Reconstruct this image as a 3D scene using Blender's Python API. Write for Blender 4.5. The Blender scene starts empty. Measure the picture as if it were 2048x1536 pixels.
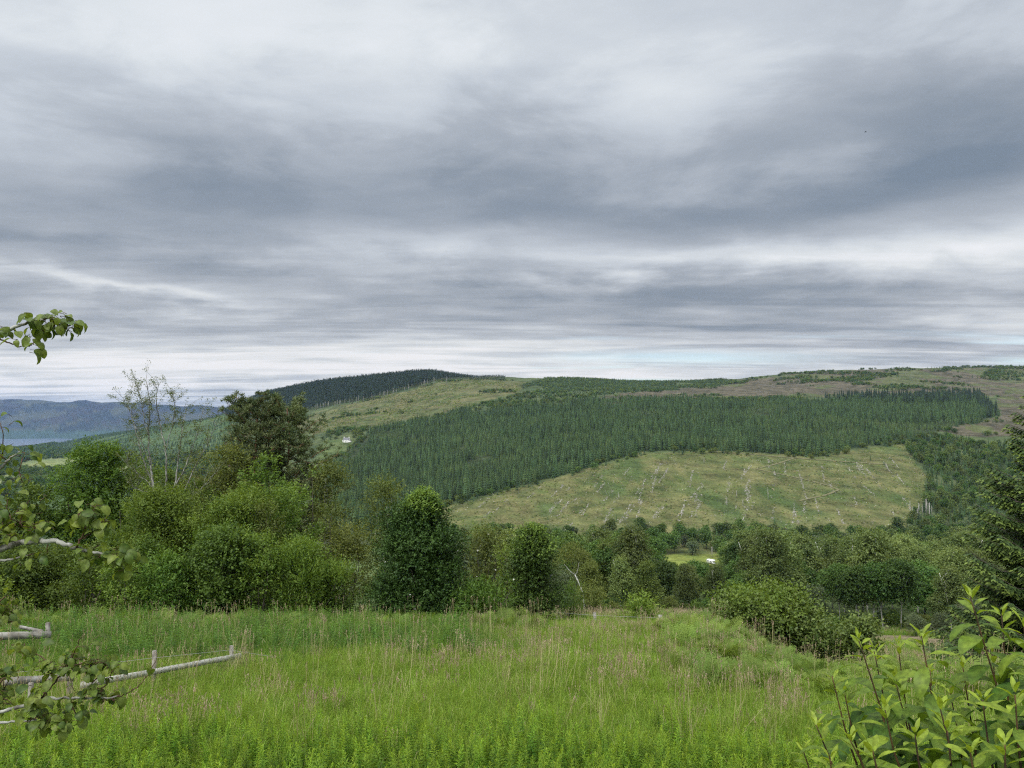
import bpy, math
import numpy as np
from mathutils import Vector

rng = np.random.default_rng(11)
R = math.radians
F = 1539.0
PITCH = R(3.05)
CP, SP = math.cos(PITCH), math.sin(PITCH)
scene = bpy.context.scene
COL = scene.collection

# ------------------------------------------------------------------ geometry of the view
def zr(v):
    """slope (height / forward distance) of the line of sight through image row v"""
    zc = (768.0 - np.asarray(v, float)) / F
    return (SP + zc * CP) / (CP - zc * SP)

def proj(X, Y, Z):
    yf = Y * CP + Z * SP
    zf = -Y * SP + Z * CP
    yf = np.where(np.abs(yf) < 1e-3, 1e-3, yf)
    return 1024 + F * X / yf, 768 - F * zf / yf

def at(u, v, Y):
    zc = (768.0 - v) / F
    k = Y / (CP - zc * SP)
    return np.array([(u - 1024) / F * k, Y, (SP + zc * CP) * k])

def inpoly(u, v, poly):
    u = np.asarray(u); v = np.asarray(v)
    res = np.zeros(u.shape, bool)
    n = len(poly)
    for i in range(n):
        x0, y0 = poly[i]; x1, y1 = poly[(i + 1) % n]
        if y0 == y1: continue
        c = ((y0 > v) != (y1 > v)) & (u < (x1 - x0) * (v - y0) / (y1 - y0) + x0)
        res ^= c
    return res

# ------------------------------------------------------------------ value noise
def vnoise(x, y, seed=0):
    x = np.asarray(x, float); y = np.asarray(y, float)
    xi = np.floor(x).astype(np.int64); yi = np.floor(y).astype(np.int64)
    fx = x - xi; fy = y - yi
    fx = fx * fx * (3 - 2 * fx); fy = fy * fy * (3 - 2 * fy)
    def h(a, b):
        n = (a * 374761393 + b * 668265263 + seed * 974711) & 0xFFFFFFFF
        n = ((n ^ (n >> 13)) * 1274126177) & 0xFFFFFFFF
        return ((n ^ (n >> 16)) & 0xFFFF) / 65535.0
    return (h(xi, yi) * (1 - fx) + h(xi + 1, yi) * fx) * (1 - fy) + (h(xi, yi + 1) * (1 - fx) + h(xi + 1, yi + 1) * fx) * fy

def fbm(x, y, seed=0, o=4):
    s = 0; a = .5; t = 0
    for k in range(o):
        s = s + a * vnoise(x * 2 ** k + 17.3 * k, y * 2 ** k - 9.1 * k, seed + k); t += a; a *= .5
    return s / t

# ------------------------------------------------------------------ the land: heights along lines of sight
LAKE_Z = -160.0
NEAR_C = [(1.5, -4.5), (6, -4.8), (10, -5.2), (19, -6.5)]
L_ = NEAR_C + [(30, -8.2), (36, -9.4), (45, -12.4), (60, -17), (100, -30), (200, -52), (400, -74)]
M_ = NEAR_C + [(30, -8.2), (40, -10.4), (60, -15.3), (100, -24.6), (150, -36), (300, -62), (450, -82)]
R_ = NEAR_C[:3] + [(19, -6.7), (26, -8.7), (31, -10.6), (37, -12.6), (46, -15.0), (60, -18.6), (100, -28.2), (150, -39), (300, -63), (450, -83)]
def V(*pts): return [(y, float(zr(v)) * y) for y, v in pts]
FARHILL = lambda t: [(8500, -178)] + V((9000, 877), (9600, 858), (10300, 835), (11500, t), (12300, t + 4)) + [(14000, 120)]
BACK = [(3300, 120), (5000, 60), (14000, 20)]
COLS = [
 (-900, L_ + V((600, 1040), (1000, 980), (1500, 950), (2000, 930), (3500, 907)) + [(5300, -158), (6000, -175)] + FARHILL(812)),
 (-300, L_ + V((600, 1040), (1000, 980), (1500, 950), (2000, 930), (3500, 907)) + [(5300, -158), (6000, -175)] + FARHILL(806)),
 (0,    L_ + V((600, 1040), (1000, 980), (1500, 950), (2000, 928), (3500, 905)) + [(5300, -157), (6000, -175)] + FARHILL(803)),
 (60,   L_ + V((600, 1040), (1000, 980), (1500, 948), (2000, 926), (3500, 902)) + [(5300, -157), (6000, -175)] + FARHILL(800)),
 (110,  L_ + V((600, 1040), (1000, 982), (1500, 948), (2000, 924), (3000, 903), (4200, 887)) + [(5600, -150), (6200, -170)] + FARHILL(804)),
 (200,  L_ + V((600, 1040), (1000, 985), (1500, 948), (2000, 922), (2800, 898), (3800, 871)) + [(5500, -150), (6200, -172)] + FARHILL(804)),
 (330,  L_ + V((600, 1040), (1000, 985), (1500, 945), (2000, 913), (3200, 850)) + [(5500, -120), (6200, -172)] + FARHILL(808)),
 (450,  L_ + V((600, 1040), (1000, 985), (1500, 925), (2000, 878), (2700, 831)) + [(5500, -60), (7000, -150)] + FARHILL(816)),
 (530,  L_ + V((600, 1042), (1000, 960), (1500, 908), (2000, 850), (2500, 797)) + BACK),
 (650,  L_ + V((600, 1045), (900, 955), (1150, 897), (1500, 850), (1900, 815), (2300, 778), (2600, 772)) + BACK),
 (850,  L_ + V((600, 1060), (720, 1018), (1000, 925), (1300, 860), (1600, 815), (1900, 775), (2200, 757), (2500, 754)) + BACK),
 (980,  M_ + V((600, 1060), (720, 990), (900, 940), (1150, 870), (1400, 825), (1700, 785), (2000, 761), (2300, 756)) + BACK),
 (1150, M_ + V((500, 1115), (600, 1062), (780, 948), (1100, 862), (1500, 802), (1900, 771), (2300, 759)) + BACK),
 (1280, M_ + V((500, 1116), (600, 1062), (850, 908), (1200, 838), (1500, 803), (1900, 778), (2300, 766)) + BACK),
 (1430, M_ + V((500, 1116), (600, 1062), (870, 905), (1200, 840), (1500, 803), (1900, 777), (2300, 763)) + BACK),
 (1640, R_ + V((500, 1116), (600, 1064), (870, 913), (1200, 840), (1500, 800), (1900, 765), (2300, 743)) + BACK),
 (1800, R_ + V((500, 1116), (600, 1066), (950, 885), (1250, 830), (1500, 795), (1900, 760), (2300, 739)) + BACK),
 (1900, R_ + V((500, 1118), (600, 1075), (800, 965), (1000, 875), (1300, 830), (1600, 790), (1900, 762), (2300, 737)) + BACK),
 (2048, R_ + V((500, 1120), (600, 1080), (800, 970), (1000, 875), (1300, 830), (1600, 790), (1900, 762), (2300, 735)) + BACK),
 (2900, R_ + V((500, 1120), (600, 1080), (800, 970), (1000, 875), (1300, 830), (1600, 790), (1900, 762), (2300, 735)) + BACK),
]
def pchip(x, y, xs):
    x = np.array(x, float); y = np.array(y, float)
    h = np.diff(x); d = np.diff(y) / h
    m = np.zeros_like(y); m[0] = d[0]; m[-1] = d[-1]
    for i in range(1, len(x) - 1):
        if d[i - 1] * d[i] > 0:
            w1 = 2 * h[i] + h[i - 1]; w2 = h[i] + 2 * h[i - 1]
            m[i] = (w1 + w2) / (w1 / d[i - 1] + w2 / d[i])
    i = np.clip(np.searchsorted(x, xs) - 1, 0, len(x) - 2)
    t = (xs - x[i]) / h[i]
    return ((1 + 2 * t) * (1 - t) ** 2 * y[i] + t * (1 - t) ** 2 * h[i] * m[i] + t * t * (3 - 2 * t) * y[i + 1] + t * t * (t - 1) * h[i] * m[i + 1])
NL = 700
LG = np.linspace(math.log(1.5), math.log(14000), NL)
NA = 640
AG = np.linspace(-1.5, 1.5, NA)
_ca = np.array([(c[0] - 1024) / F for c in COLS])
_cz = np.array([pchip([math.log(p[0]) for p in c[1]], [p[1] for p in c[1]], LG) for c in COLS])
GRID = np.zeros((NA, NL))
for j in range(NL):
    GRID[:, j] = np.interp(AG, _ca, _cz[:, j])
k_ = np.exp(-0.5 * (np.arange(-9, 10) / 4.0) ** 2); k_ /= k_.sum()
_pad = np.pad(GRID, ((9, 9), (0, 0)), mode='edge')
GRID = sum(_pad[i:i + NA] * k_[i] for i in range(19))

def H(x, y):
    x = np.asarray(x, float); y = np.asarray(y, float)
    r = np.hypot(x, y); th = np.arctan2(x, y)
    lim = R(54)
    tc = np.clip(th, -lim, lim)
    a = np.tan(tc); Y = np.clip(r * np.cos(tc), 1.5, 13990)
    fa = (a + 1.5) / 3.0 * (NA - 1); fl = (np.log(Y) - LG[0]) / (LG[-1] - LG[0]) * (NL - 1)
    ia = np.clip(fa.astype(int), 0, NA - 2); il = np.clip(fl.astype(int), 0, NL - 2)
    ta = fa - ia; tl = fl - il
    z = (GRID[ia, il] * (1 - tl) + GRID[ia, il + 1] * tl) * (1 - ta) + (GRID[ia + 1, il] * (1 - tl) + GRID[ia + 1, il + 1] * tl) * ta
    back = -4.6 + 0.13 * np.minimum(r, 900)
    w = np.clip((np.abs(th) - lim) / R(50), 0, 1); w = w * w * (3 - 2 * w)
    z = z * (1 - w) + back * w
    # natural unevenness, growing with distance
    n = (fbm(x / 2.3, y / 2.3, 3, 3) - .5) * np.clip((r - 4) / 20, 0, 1) * .25
    n = n + (fbm(x / 60, y / 60, 5, 4) - .5) * np.clip((r - 500) / 600, 0, 1) * 7
    n = n + (fbm(x / 210, y / 130, 6, 3) - .5) * np.clip((r - 700) / 500, 0, 1) * np.clip((2300 - r) / 500, 0, 1) * 17
    n = n + (fbm(x / 420, y / 420, 8, 5) - .5) * np.clip((r - 8600) / 1500, 0, 1) * 95
    return z + n

# ------------------------------------------------------------------ mesh builder
class MB:
    def __init__(s): s.v = []; s.q = []; s.t = []; s.n = 0; s.ti = []; s.qm = []; s.tm = []
    def add(s, v, quads=None, tris=None, tint=0.5, mat=0):
        v = np.asarray(v, float).reshape(-1, 3)
        s.v.append(v)
        s.ti.append(np.broadcast_to(np.asarray(tint, float), (len(v),)))
        if quads is not None and len(quads):
            q = np.asarray(quads, np.int64).reshape(-1, 4) + s.n; s.q.append(q); s.qm.append(np.full(len(q), mat))
        if tris is not None and len(tris):
            t = np.asarray(tris, np.int64).reshape(-1, 3) + s.n; s.t.append(t); s.tm.append(np.full(len(t), mat))
        s.n += len(v)
    def mesh(s, name, mats, smooth=False):
        me = bpy.data.meshes.new(name)
        v = np.concatenate(s.v)
        q = np.concatenate(s.q) if s.q else np.zeros((0, 4), np.int64)
        t = np.concatenate(s.t) if s.t else np.zeros((0, 3), np.int64)
        me.vertices.add(len(v)); me.vertices.foreach_set('co', v.astype(np.float32).ravel())
        nl = len(q) * 4 + len(t) * 3
        me.loops.add(nl); me.polygons.add(len(q) + len(t))
        me.loops.foreach_set('vertex_index', np.concatenate([q.ravel(), t.ravel()]).astype(np.int32))
        ls = np.concatenate([np.arange(len(q)) * 4, len(q) * 4 + np.arange(len(t)) * 3]).astype(np.int32)
        me.polygons.foreach_set('loop_start', ls)
        mi = np.concatenate((s.qm if s.q else []) + (s.tm if s.t else [])).astype(np.int32)
        me.polygons.foreach_set('material_index', mi)
        if smooth: me.polygons.foreach_set('use_smooth', np.ones(len(mi), bool))
        a = me.attributes.new('tint', 'FLOAT', 'POINT'); a.data.foreach_set('value', np.concatenate(s.ti).astype(np.float32))
        for m in (mats if isinstance(mats, (list, tuple)) else [mats]): me.materials.append(m)
        me.update(calc_edges=True)
        return me
    def build(s, name, mats, parent=None, smooth=False):
        return link(name, s.mesh(name, mats, smooth), parent)

def link(name, data, parent=None):
    o = bpy.data.objects.new(name, data); COL.objects.link(o)
    if parent is not None: o.parent = parent
    return o
def tag(o, label, cat, group=None, kind=None):
    o['label'] = label
    if cat: o['category'] = cat
    if group: o['group'] = group
    if kind: o['kind'] = kind
    return o
def thing(name, label, cat, loc, rz=0, group=None, scale=1):
    o = bpy.data.objects.new(name, None); COL.objects.link(o)
    o.location = loc; o.rotation_euler = (0, 0, rz); o.scale = (scale,) * 3 if np.isscalar(scale) else scale
    return tag(o, label, cat, group)

def nrm(a):
    a = np.asarray(a, float)
    return a / np.maximum(np.linalg.norm(a, axis=-1, keepdims=True), 1e-9)
def runit(n):
    return nrm(rng.normal(size=(n, 3)))

def tube(mb, pts, rad, sides=6, tint=.5, mat=0):
    pts = np.asarray(pts, float); n = len(pts)
    rad = np.broadcast_to(np.asarray(rad, float), (n,))
    tan = nrm(np.gradient(pts, axis=0))
    ref = np.array([0, 0, 1.]) if abs(tan[:, 2]).mean() < .8 else np.array([1., 0, 0])
    s1 = nrm(np.cross(tan, ref)); s2 = np.cross(tan, s1)
    ang = np.linspace(0, 2 * np.pi, sides, endpoint=False)
    ring = pts[:, None] + rad[:, None, None] * (np.cos(ang)[None, :, None] * s1[:, None] + np.sin(ang)[None, :, None] * s2[:, None])
    q = []
    for i in range(n - 1):
        for j in range(sides):
            k = (j + 1) % sides
            q.append((i * sides + j, i * sides + k, (i + 1) * sides + k, (i + 1) * sides + j))
    v = ring.reshape(-1, 3)
    tr = [(0, j + 1, j) for j in range(1, sides - 1)]
    e = (n - 1) * sides
    tr += [(e, e + j, e + j + 1) for j in range(1, sides - 1)]
    mb.add(v, q, tr, tint, mat)

def cards(mb, C, D, N, L, W, tint, mat=0, droop=0.0, fold=.18, mid=.45):
    """leaves: folded diamonds"""
    C = np.asarray(C); n = len(C)
    D = nrm(D); S = nrm(np.cross(D, N)); N = np.cross(S, D)
    L = np.broadcast_to(L, (n,))[:, None]; W = np.broadcast_to(W, (n,))[:, None]
    v = np.empty((n, 4, 3))
    v[:, 0] = C
    v[:, 1] = C + D * L * mid + S * W * .5 + N * W * fold
    v[:, 2] = C + D * L; v[:, 2, 2] -= droop * L[:, 0]
    v[:, 3] = C + D * L * mid - S * W * .5 + N * W * fold
    i = np.arange(n)[:, None] * 4
    mb.add(v.reshape(-1, 3), i + np.array([[0, 1, 2, 3]]), tint=np.repeat(np.broadcast_to(tint, (n,)), 4), mat=mat)

def boxm(mb, c, s, rz=0, tint=.5, mat=0, rot=None):
    x, y, z = np.array(s) / 2
    v = np.array([(-x, -y, -z), (x, -y, -z), (x, y, -z), (-x, y, -z), (-x, -y, z), (x, -y, z), (x, y, z), (-x, y, z)])
    if rot is not None: v = v @ np.asarray(rot).T
    elif rz:
        c_, s_ = math.cos(rz), math.sin(rz); v = v @ np.array([[c_, s_, 0], [-s_, c_, 0], [0, 0, 1]])
    mb.add(v + np.array(c), [(0, 3, 2, 1), (4, 5, 6, 7), (0, 1, 5, 4), (1, 2, 6, 5), (2, 3, 7, 6), (3, 0, 4, 7)], tint=tint, mat=mat)

# ------------------------------------------------------------------ materials
def newmat(name):
    m = bpy.data.materials.new(name); m.use_nodes = True
    nt = m.node_tree; nt.nodes.clear()
    out = nt.nodes.new('ShaderNodeOutputMaterial')
    return m, nt, out
def N_(nt, t, **kw):
    n = nt.nodes.new(t)
    for k, v in kw.items(): setattr(n, k, v)
    return n
def mixc(nt, f, a, b, mode='MIX'):
    m = N_(nt, 'ShaderNodeMix', data_type='RGBA', blend_type=mode)
    for s, val in ((m.inputs[0], f), (m.inputs[6], a), (m.inputs[7], b)):
        if isinstance(val, (int, float)): s.default_value = val
        elif isinstance(val, tuple): s.default_value = (*val, 1)
        else: nt.links.new(val, s)
    return m.outputs[2]
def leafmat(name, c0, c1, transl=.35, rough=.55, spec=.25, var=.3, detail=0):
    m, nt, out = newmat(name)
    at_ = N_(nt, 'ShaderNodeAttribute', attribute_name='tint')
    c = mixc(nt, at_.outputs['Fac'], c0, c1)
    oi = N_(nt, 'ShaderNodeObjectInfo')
    mr = N_(nt, 'ShaderNodeMapRange'); mr.inputs[3].default_value = 1 - var; mr.inputs[4].default_value = 1 + var
    nt.links.new(oi.outputs['Random'], mr.inputs[0])
    hs = N_(nt, 'ShaderNodeHueSaturation')
    nt.links.new(c, hs.inputs['Color']); nt.links.new(mr.outputs[0], hs.inputs['Value'])
    mh = N_(nt, 'ShaderNodeMath', operation='MULTIPLY_ADD'); mh.inputs[1].default_value = .024; mh.inputs[2].default_value = .488
    ml = N_(nt, 'ShaderNodeMath', operation='FRACT'); m7 = N_(nt, 'ShaderNodeMath', operation='MULTIPLY'); m7.inputs[1].default_value = 7.31
    nt.links.new(oi.outputs['Random'], m7.inputs[0]); nt.links.new(m7.outputs[0], ml.inputs[0]); nt.links.new(ml.outputs[0], mh.inputs[0])
    nt.links.new(mh.outputs[0], hs.inputs['Hue'])
    if detail:                      # blotches and paler veins on the leaves seen from close by
        tcd = N_(nt, 'ShaderNodeTexCoord'); nd = N_(nt, 'ShaderNodeTexNoise'); nd.inputs['Scale'].default_value = detail; nd.inputs['Detail'].default_value = 6
        nt.links.new(tcd.outputs['Object'], nd.inputs[0])
        rd = N_(nt, 'ShaderNodeMapRange'); rd.inputs[1].default_value = .35; rd.inputs[2].default_value = .65; rd.inputs[3].default_value = .72; rd.inputs[4].default_value = 1.25
        nt.links.new(nd.outputs[0], rd.inputs[0]); md_ = N_(nt, 'ShaderNodeMath', operation='MULTIPLY'); nt.links.new(mr.outputs[0], md_.inputs[0]); nt.links.new(rd.outputs[0], md_.inputs[1])
        nt.links.new(md_.outputs[0], hs.inputs['Value'])
    p = N_(nt, 'ShaderNodeBsdfPrincipled'); p.inputs['Roughness'].default_value = rough; p.inputs['Specular IOR Level'].default_value = spec
    nt.links.new(hs.outputs[0], p.inputs['Base Color'])
    if transl > 0:
        tl = N_(nt, 'ShaderNodeBsdfTranslucent')
        tc = mixc(nt, 1.0, hs.outputs[0], (1.25, 1.2, .55), 'MULTIPLY'); nt.links.new(tc, tl.inputs[0])
        mx = N_(nt, 'ShaderNodeMixShader'); mx.inputs[0].default_value = transl
        nt.links.new(p.outputs[0], mx.inputs[1]); nt.links.new(tl.outputs[0], mx.inputs[2]); nt.links.new(mx.outputs[0], out.inputs[0])
    else: nt.links.new(p.outputs[0], out.inputs[0])
    return m
def barkmat(name, c0, c1, scale=6, rough=.85, stretch=(1, 1, .35), thr=(.4, .62)):
    m, nt, out = newmat(name)
    tc = N_(nt, 'ShaderNodeTexCoord'); mp = N_(nt, 'ShaderNodeMapping'); mp.inputs['Scale'].default_value = stretch
    nt.links.new(tc.outputs['Object'], mp.inputs[0])
    nz = N_(nt, 'ShaderNodeTexNoise'); nz.inputs['Scale'].default_value = scale; nz.inputs['Detail'].default_value = 6
    nt.links.new(mp.outputs[0], nz.inputs[0])
    rp = N_(nt, 'ShaderNodeMapRange'); rp.inputs[1].default_value = thr[0]; rp.inputs[2].default_value = thr[1]
    nt.links.new(nz.outputs[0], rp.inputs[0])
    c = mixc(nt, rp.outputs[0], c0, c1)
    p = N_(nt, 'ShaderNodeBsdfPrincipled'); p.inputs['Roughness'].default_value = rough; p.inputs['Specular IOR Level'].default_value = .2
    nt.links.new(c, p.inputs['Base Color'])
    b = N_(nt, 'ShaderNodeBump'); b.inputs['Strength'].default_value = .5; b.inputs['Distance'].default_value = .02
    nt.links.new(nz.outputs[0], b.inputs['Height']); nt.links.new(b.outputs[0], p.inputs['Normal'])
    nt.links.new(p.outputs[0], out.inputs[0])
    return m
def flatmat(name, c, rough=.6, spec=.3):
    m, nt, out = newmat(name)
    tc = N_(nt, 'ShaderNodeTexCoord'); nz = N_(nt, 'ShaderNodeTexNoise'); nz.inputs['Scale'].default_value = 3; nz.inputs['Detail'].default_value = 5
    nt.links.new(tc.outputs['Object'], nz.inputs[0])
    cc = mixc(nt, nz.outputs[0], tuple(x * .85 for x in c), tuple(min(1, x * 1.12) for x in c))
    p = N_(nt, 'ShaderNodeBsdfPrincipled'); p.inputs['Roughness'].default_value = rough; p.inputs['Specular IOR Level'].default_value = spec
    nt.links.new(cc, p.inputs['Base Color']); nt.links.new(p.outputs[0], out.inputs[0])
    return m

M = {}
M['weed'] = leafmat('weed_leaf', (.075, .175, .018), (.26, .375, .03), .42, .5, .25, .22)
M['grass'] = leafmat('grass_blade', (.112, .22, .024), (.24, .322, .05), .42, .6, .15, .25)
M['grass_dark'] = leafmat('lush_grass_blade', (.07, .155, .026), (.16, .25, .042), .42, .6, .15, .25)
M['straw'] = leafmat('dry_grass_stalk', (.30, .27, .13), (.42, .36, .2), .2, .7, .2, .2)
M['seed'] = leafmat('grass_seed_head', (.26, .19, .14), (.4, .31, .23), .2, .8, .1, .25)
M['herb'] = leafmat('herb_leaf', (.06, .14, .022), (.14, .245, .036), .38, .5, .2, .25)
M['fern'] = leafmat('fern_frond', (.07, .13, .02), (.2, .275, .05), .4, .6, .2, .25)
M['willow'] = leafmat('willow_leaf', (.058, .12, .019), (.165, .238, .038), .4, .55, .2, .16)
M['hawthorn'] = leafmat('thorn_leaf', (.048, .09, .016), (.14, .2, .033), .36, .5, .2, .16)
M['bright'] = leafmat('fresh_leaf', (.08, .14, .02), (.19, .26, .042), .38, .5, .25, .12)
M['olive'] = leafmat('olive_birch_leaf', (.07, .1, .023), (.165, .195, .05), .4, .6, .2, .18)
M['glossy'] = leafmat('glossy_dark_leaf', (.022, .05, .011), (.075, .128, .022), .18, .5, .18, .1)
M['birch'] = leafmat('birch_leaf', (.068, .11, .033), (.19, .24, .078), .4, .6, .2, .38)
M['alder'] = leafmat('alder_leaf', (.036, .08, .02), (.105, .17, .036), .36, .55, .22, .42)
M['greyleaf'] = leafmat('grey_willow_leaf', (.075, .105, .05), (.155, .19, .1), .35, .6, .2, .35)
M['spruce_far'] = leafmat('plantation_needles', (.015, .038, .015), (.088, .132, .042), .08, .7, .15, .5)
M['spruce_pale'] = leafmat('paler_plantation_needles', (.022, .05, .018), (.125, .17, .046), .08, .7, .15, .45)
M['pine_far'] = leafmat('ridge_needles', (.016, .03, .018), (.04, .06, .03), .05, .7, .15, .3)
M['young_far'] = leafmat('young_conifer_needles', (.026, .055, .022), (.062, .098, .038), .1, .7, .15, .4)
M['spruce'] = leafmat('spruce_needles', (.024, .055, .015), (.14, .205, .038), .15, .6, .25, .05)
M['pine'] = leafmat('pine_needles', (.062, .092, .04), (.185, .215, .085), .15, .6, .2, .12)
M['pear'] = leafmat('pear_leaf', (.05, .105, .02), (.2, .26, .045), .42, .45, .25, .05, 60)
M['shoot'] = leafmat('shoot_leaf', (.038, .1, .018), (.26, .33, .035), .42, .45, .22, .04, 45)
M['shrub'] = leafmat('shrub_leaf', (.06, .1, .02), (.2, .24, .06), .36, .5, .3, .12)
M['petal'] = leafmat('white_petal', (.75, .74, .7), (.85, .84, .8), .3, .6, .2, .02)
M['bark'] = barkmat('dark_bark', (.05, .042, .032), (.12, .105, .085))
M['greybark'] = barkmat('lichen_grey_bark', (.10, .092, .078), (.33, .33, .29), 14, thr=(.38, .6))
M['palebark'] = barkmat('pale_birch_bark', (.16, .15, .13), (.55, .54, .5), 5, stretch=(1, 1, 2.2), thr=(.35, .5))
M['pinebark'] = barkmat('red_pine_bark', (.12, .06, .035), (.27, .14, .085), 5)
M['twig'] = barkmat('brown_twig', (.055, .032, .02), (.12, .07, .045), 20)
M['redstem'] = barkmat('reddish_stem', (.045, .03, .02), (.12, .07, .03), 20)
M['wood'] = barkmat('weathered_wood', (.15, .14, .12), (.33, .32, .29), 7, stretch=(.35, 1, 1), thr=(.35, .65))
M['lichenwood'] = barkmat('lichen_spotted_wood', (.14, .135, .112), (.47, .465, .42), 24, stretch=(1, 1, 1), thr=(.36, .48))
M['post'] = barkmat('fence_post_wood', (.12, .105, .088), (.26, .245, .215), 12)
M['wire'] = flatmat('wire', (.32, .32, .31), .5, .5)
M['brash'] = leafmat('bleached_brash', (.18, .165, .135), (.5, .48, .43), 0, .9, .1, .2)
M['deadwood'] = barkmat('dead_trunk', (.25, .23, .2), (.46, .44, .4), 3)

# ------------------------------------------------------------------ ground sheet
def smooth(x, a, b):
    t = np.clip((x - a) / (b - a), 0, 1); return t * t * (3 - 2 * t)

CLEAR = [(880, 1016), (985, 988), (1150, 947), (1280, 907), (1430, 902), (1640, 913), (1800, 884), (1850, 950), (1850, 1010), (1800, 1120), (900, 1120)]
SLASH = [(1060, 812), (1180, 795), (1300, 782), (1400, 772), (1500, 758), (1640, 742), (1850, 736), (2300, 728), (2300, 872), (1940, 874), (1870, 862), (2005, 835), (1992, 790), (1800, 792), (1600, 795), (1420, 798), (1250, 806)]
SLOPE = [(590, 838), (720, 803), (800, 785), (880, 764), (960, 757), (1060, 765), (1040, 782), (1000, 796), (880, 826), (780, 848), (690, 862), (600, 870)]
FIELD = [(1255, 1135), (1280, 1110), (1440, 1108), (1460, 1132), (1300, 1150)]
HFIELD = [(635, 918), (640, 886), (700, 872), (712, 880), (690, 905), (660, 925)]
LFIELDS = [[(20, 935), (60, 918), (140, 912), (180, 922), (120, 938)], [(-60, 960), (20, 948), (60, 952), (0, 968)], [(150, 945), (230, 925), (300, 930), (230, 950)]]
PLANT = [(690, 900), (705, 880), (760, 858), (900, 832), (1080, 808), (1200, 803), (1400, 801), (1640, 801), (1960, 797), (2000, 832), (1860, 868), (1800, 880), (1640, 909), (1560, 908), (1430, 899), (1280, 903), (1150, 943), (985, 984), (870, 1014), (760, 1070), (640, 1090), (620, 1010), (655, 960), (662, 930)]
HOUSEGAP = [(640, 915), (650, 872), (735, 862), (740, 885), (715, 912), (690, 930)]

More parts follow.
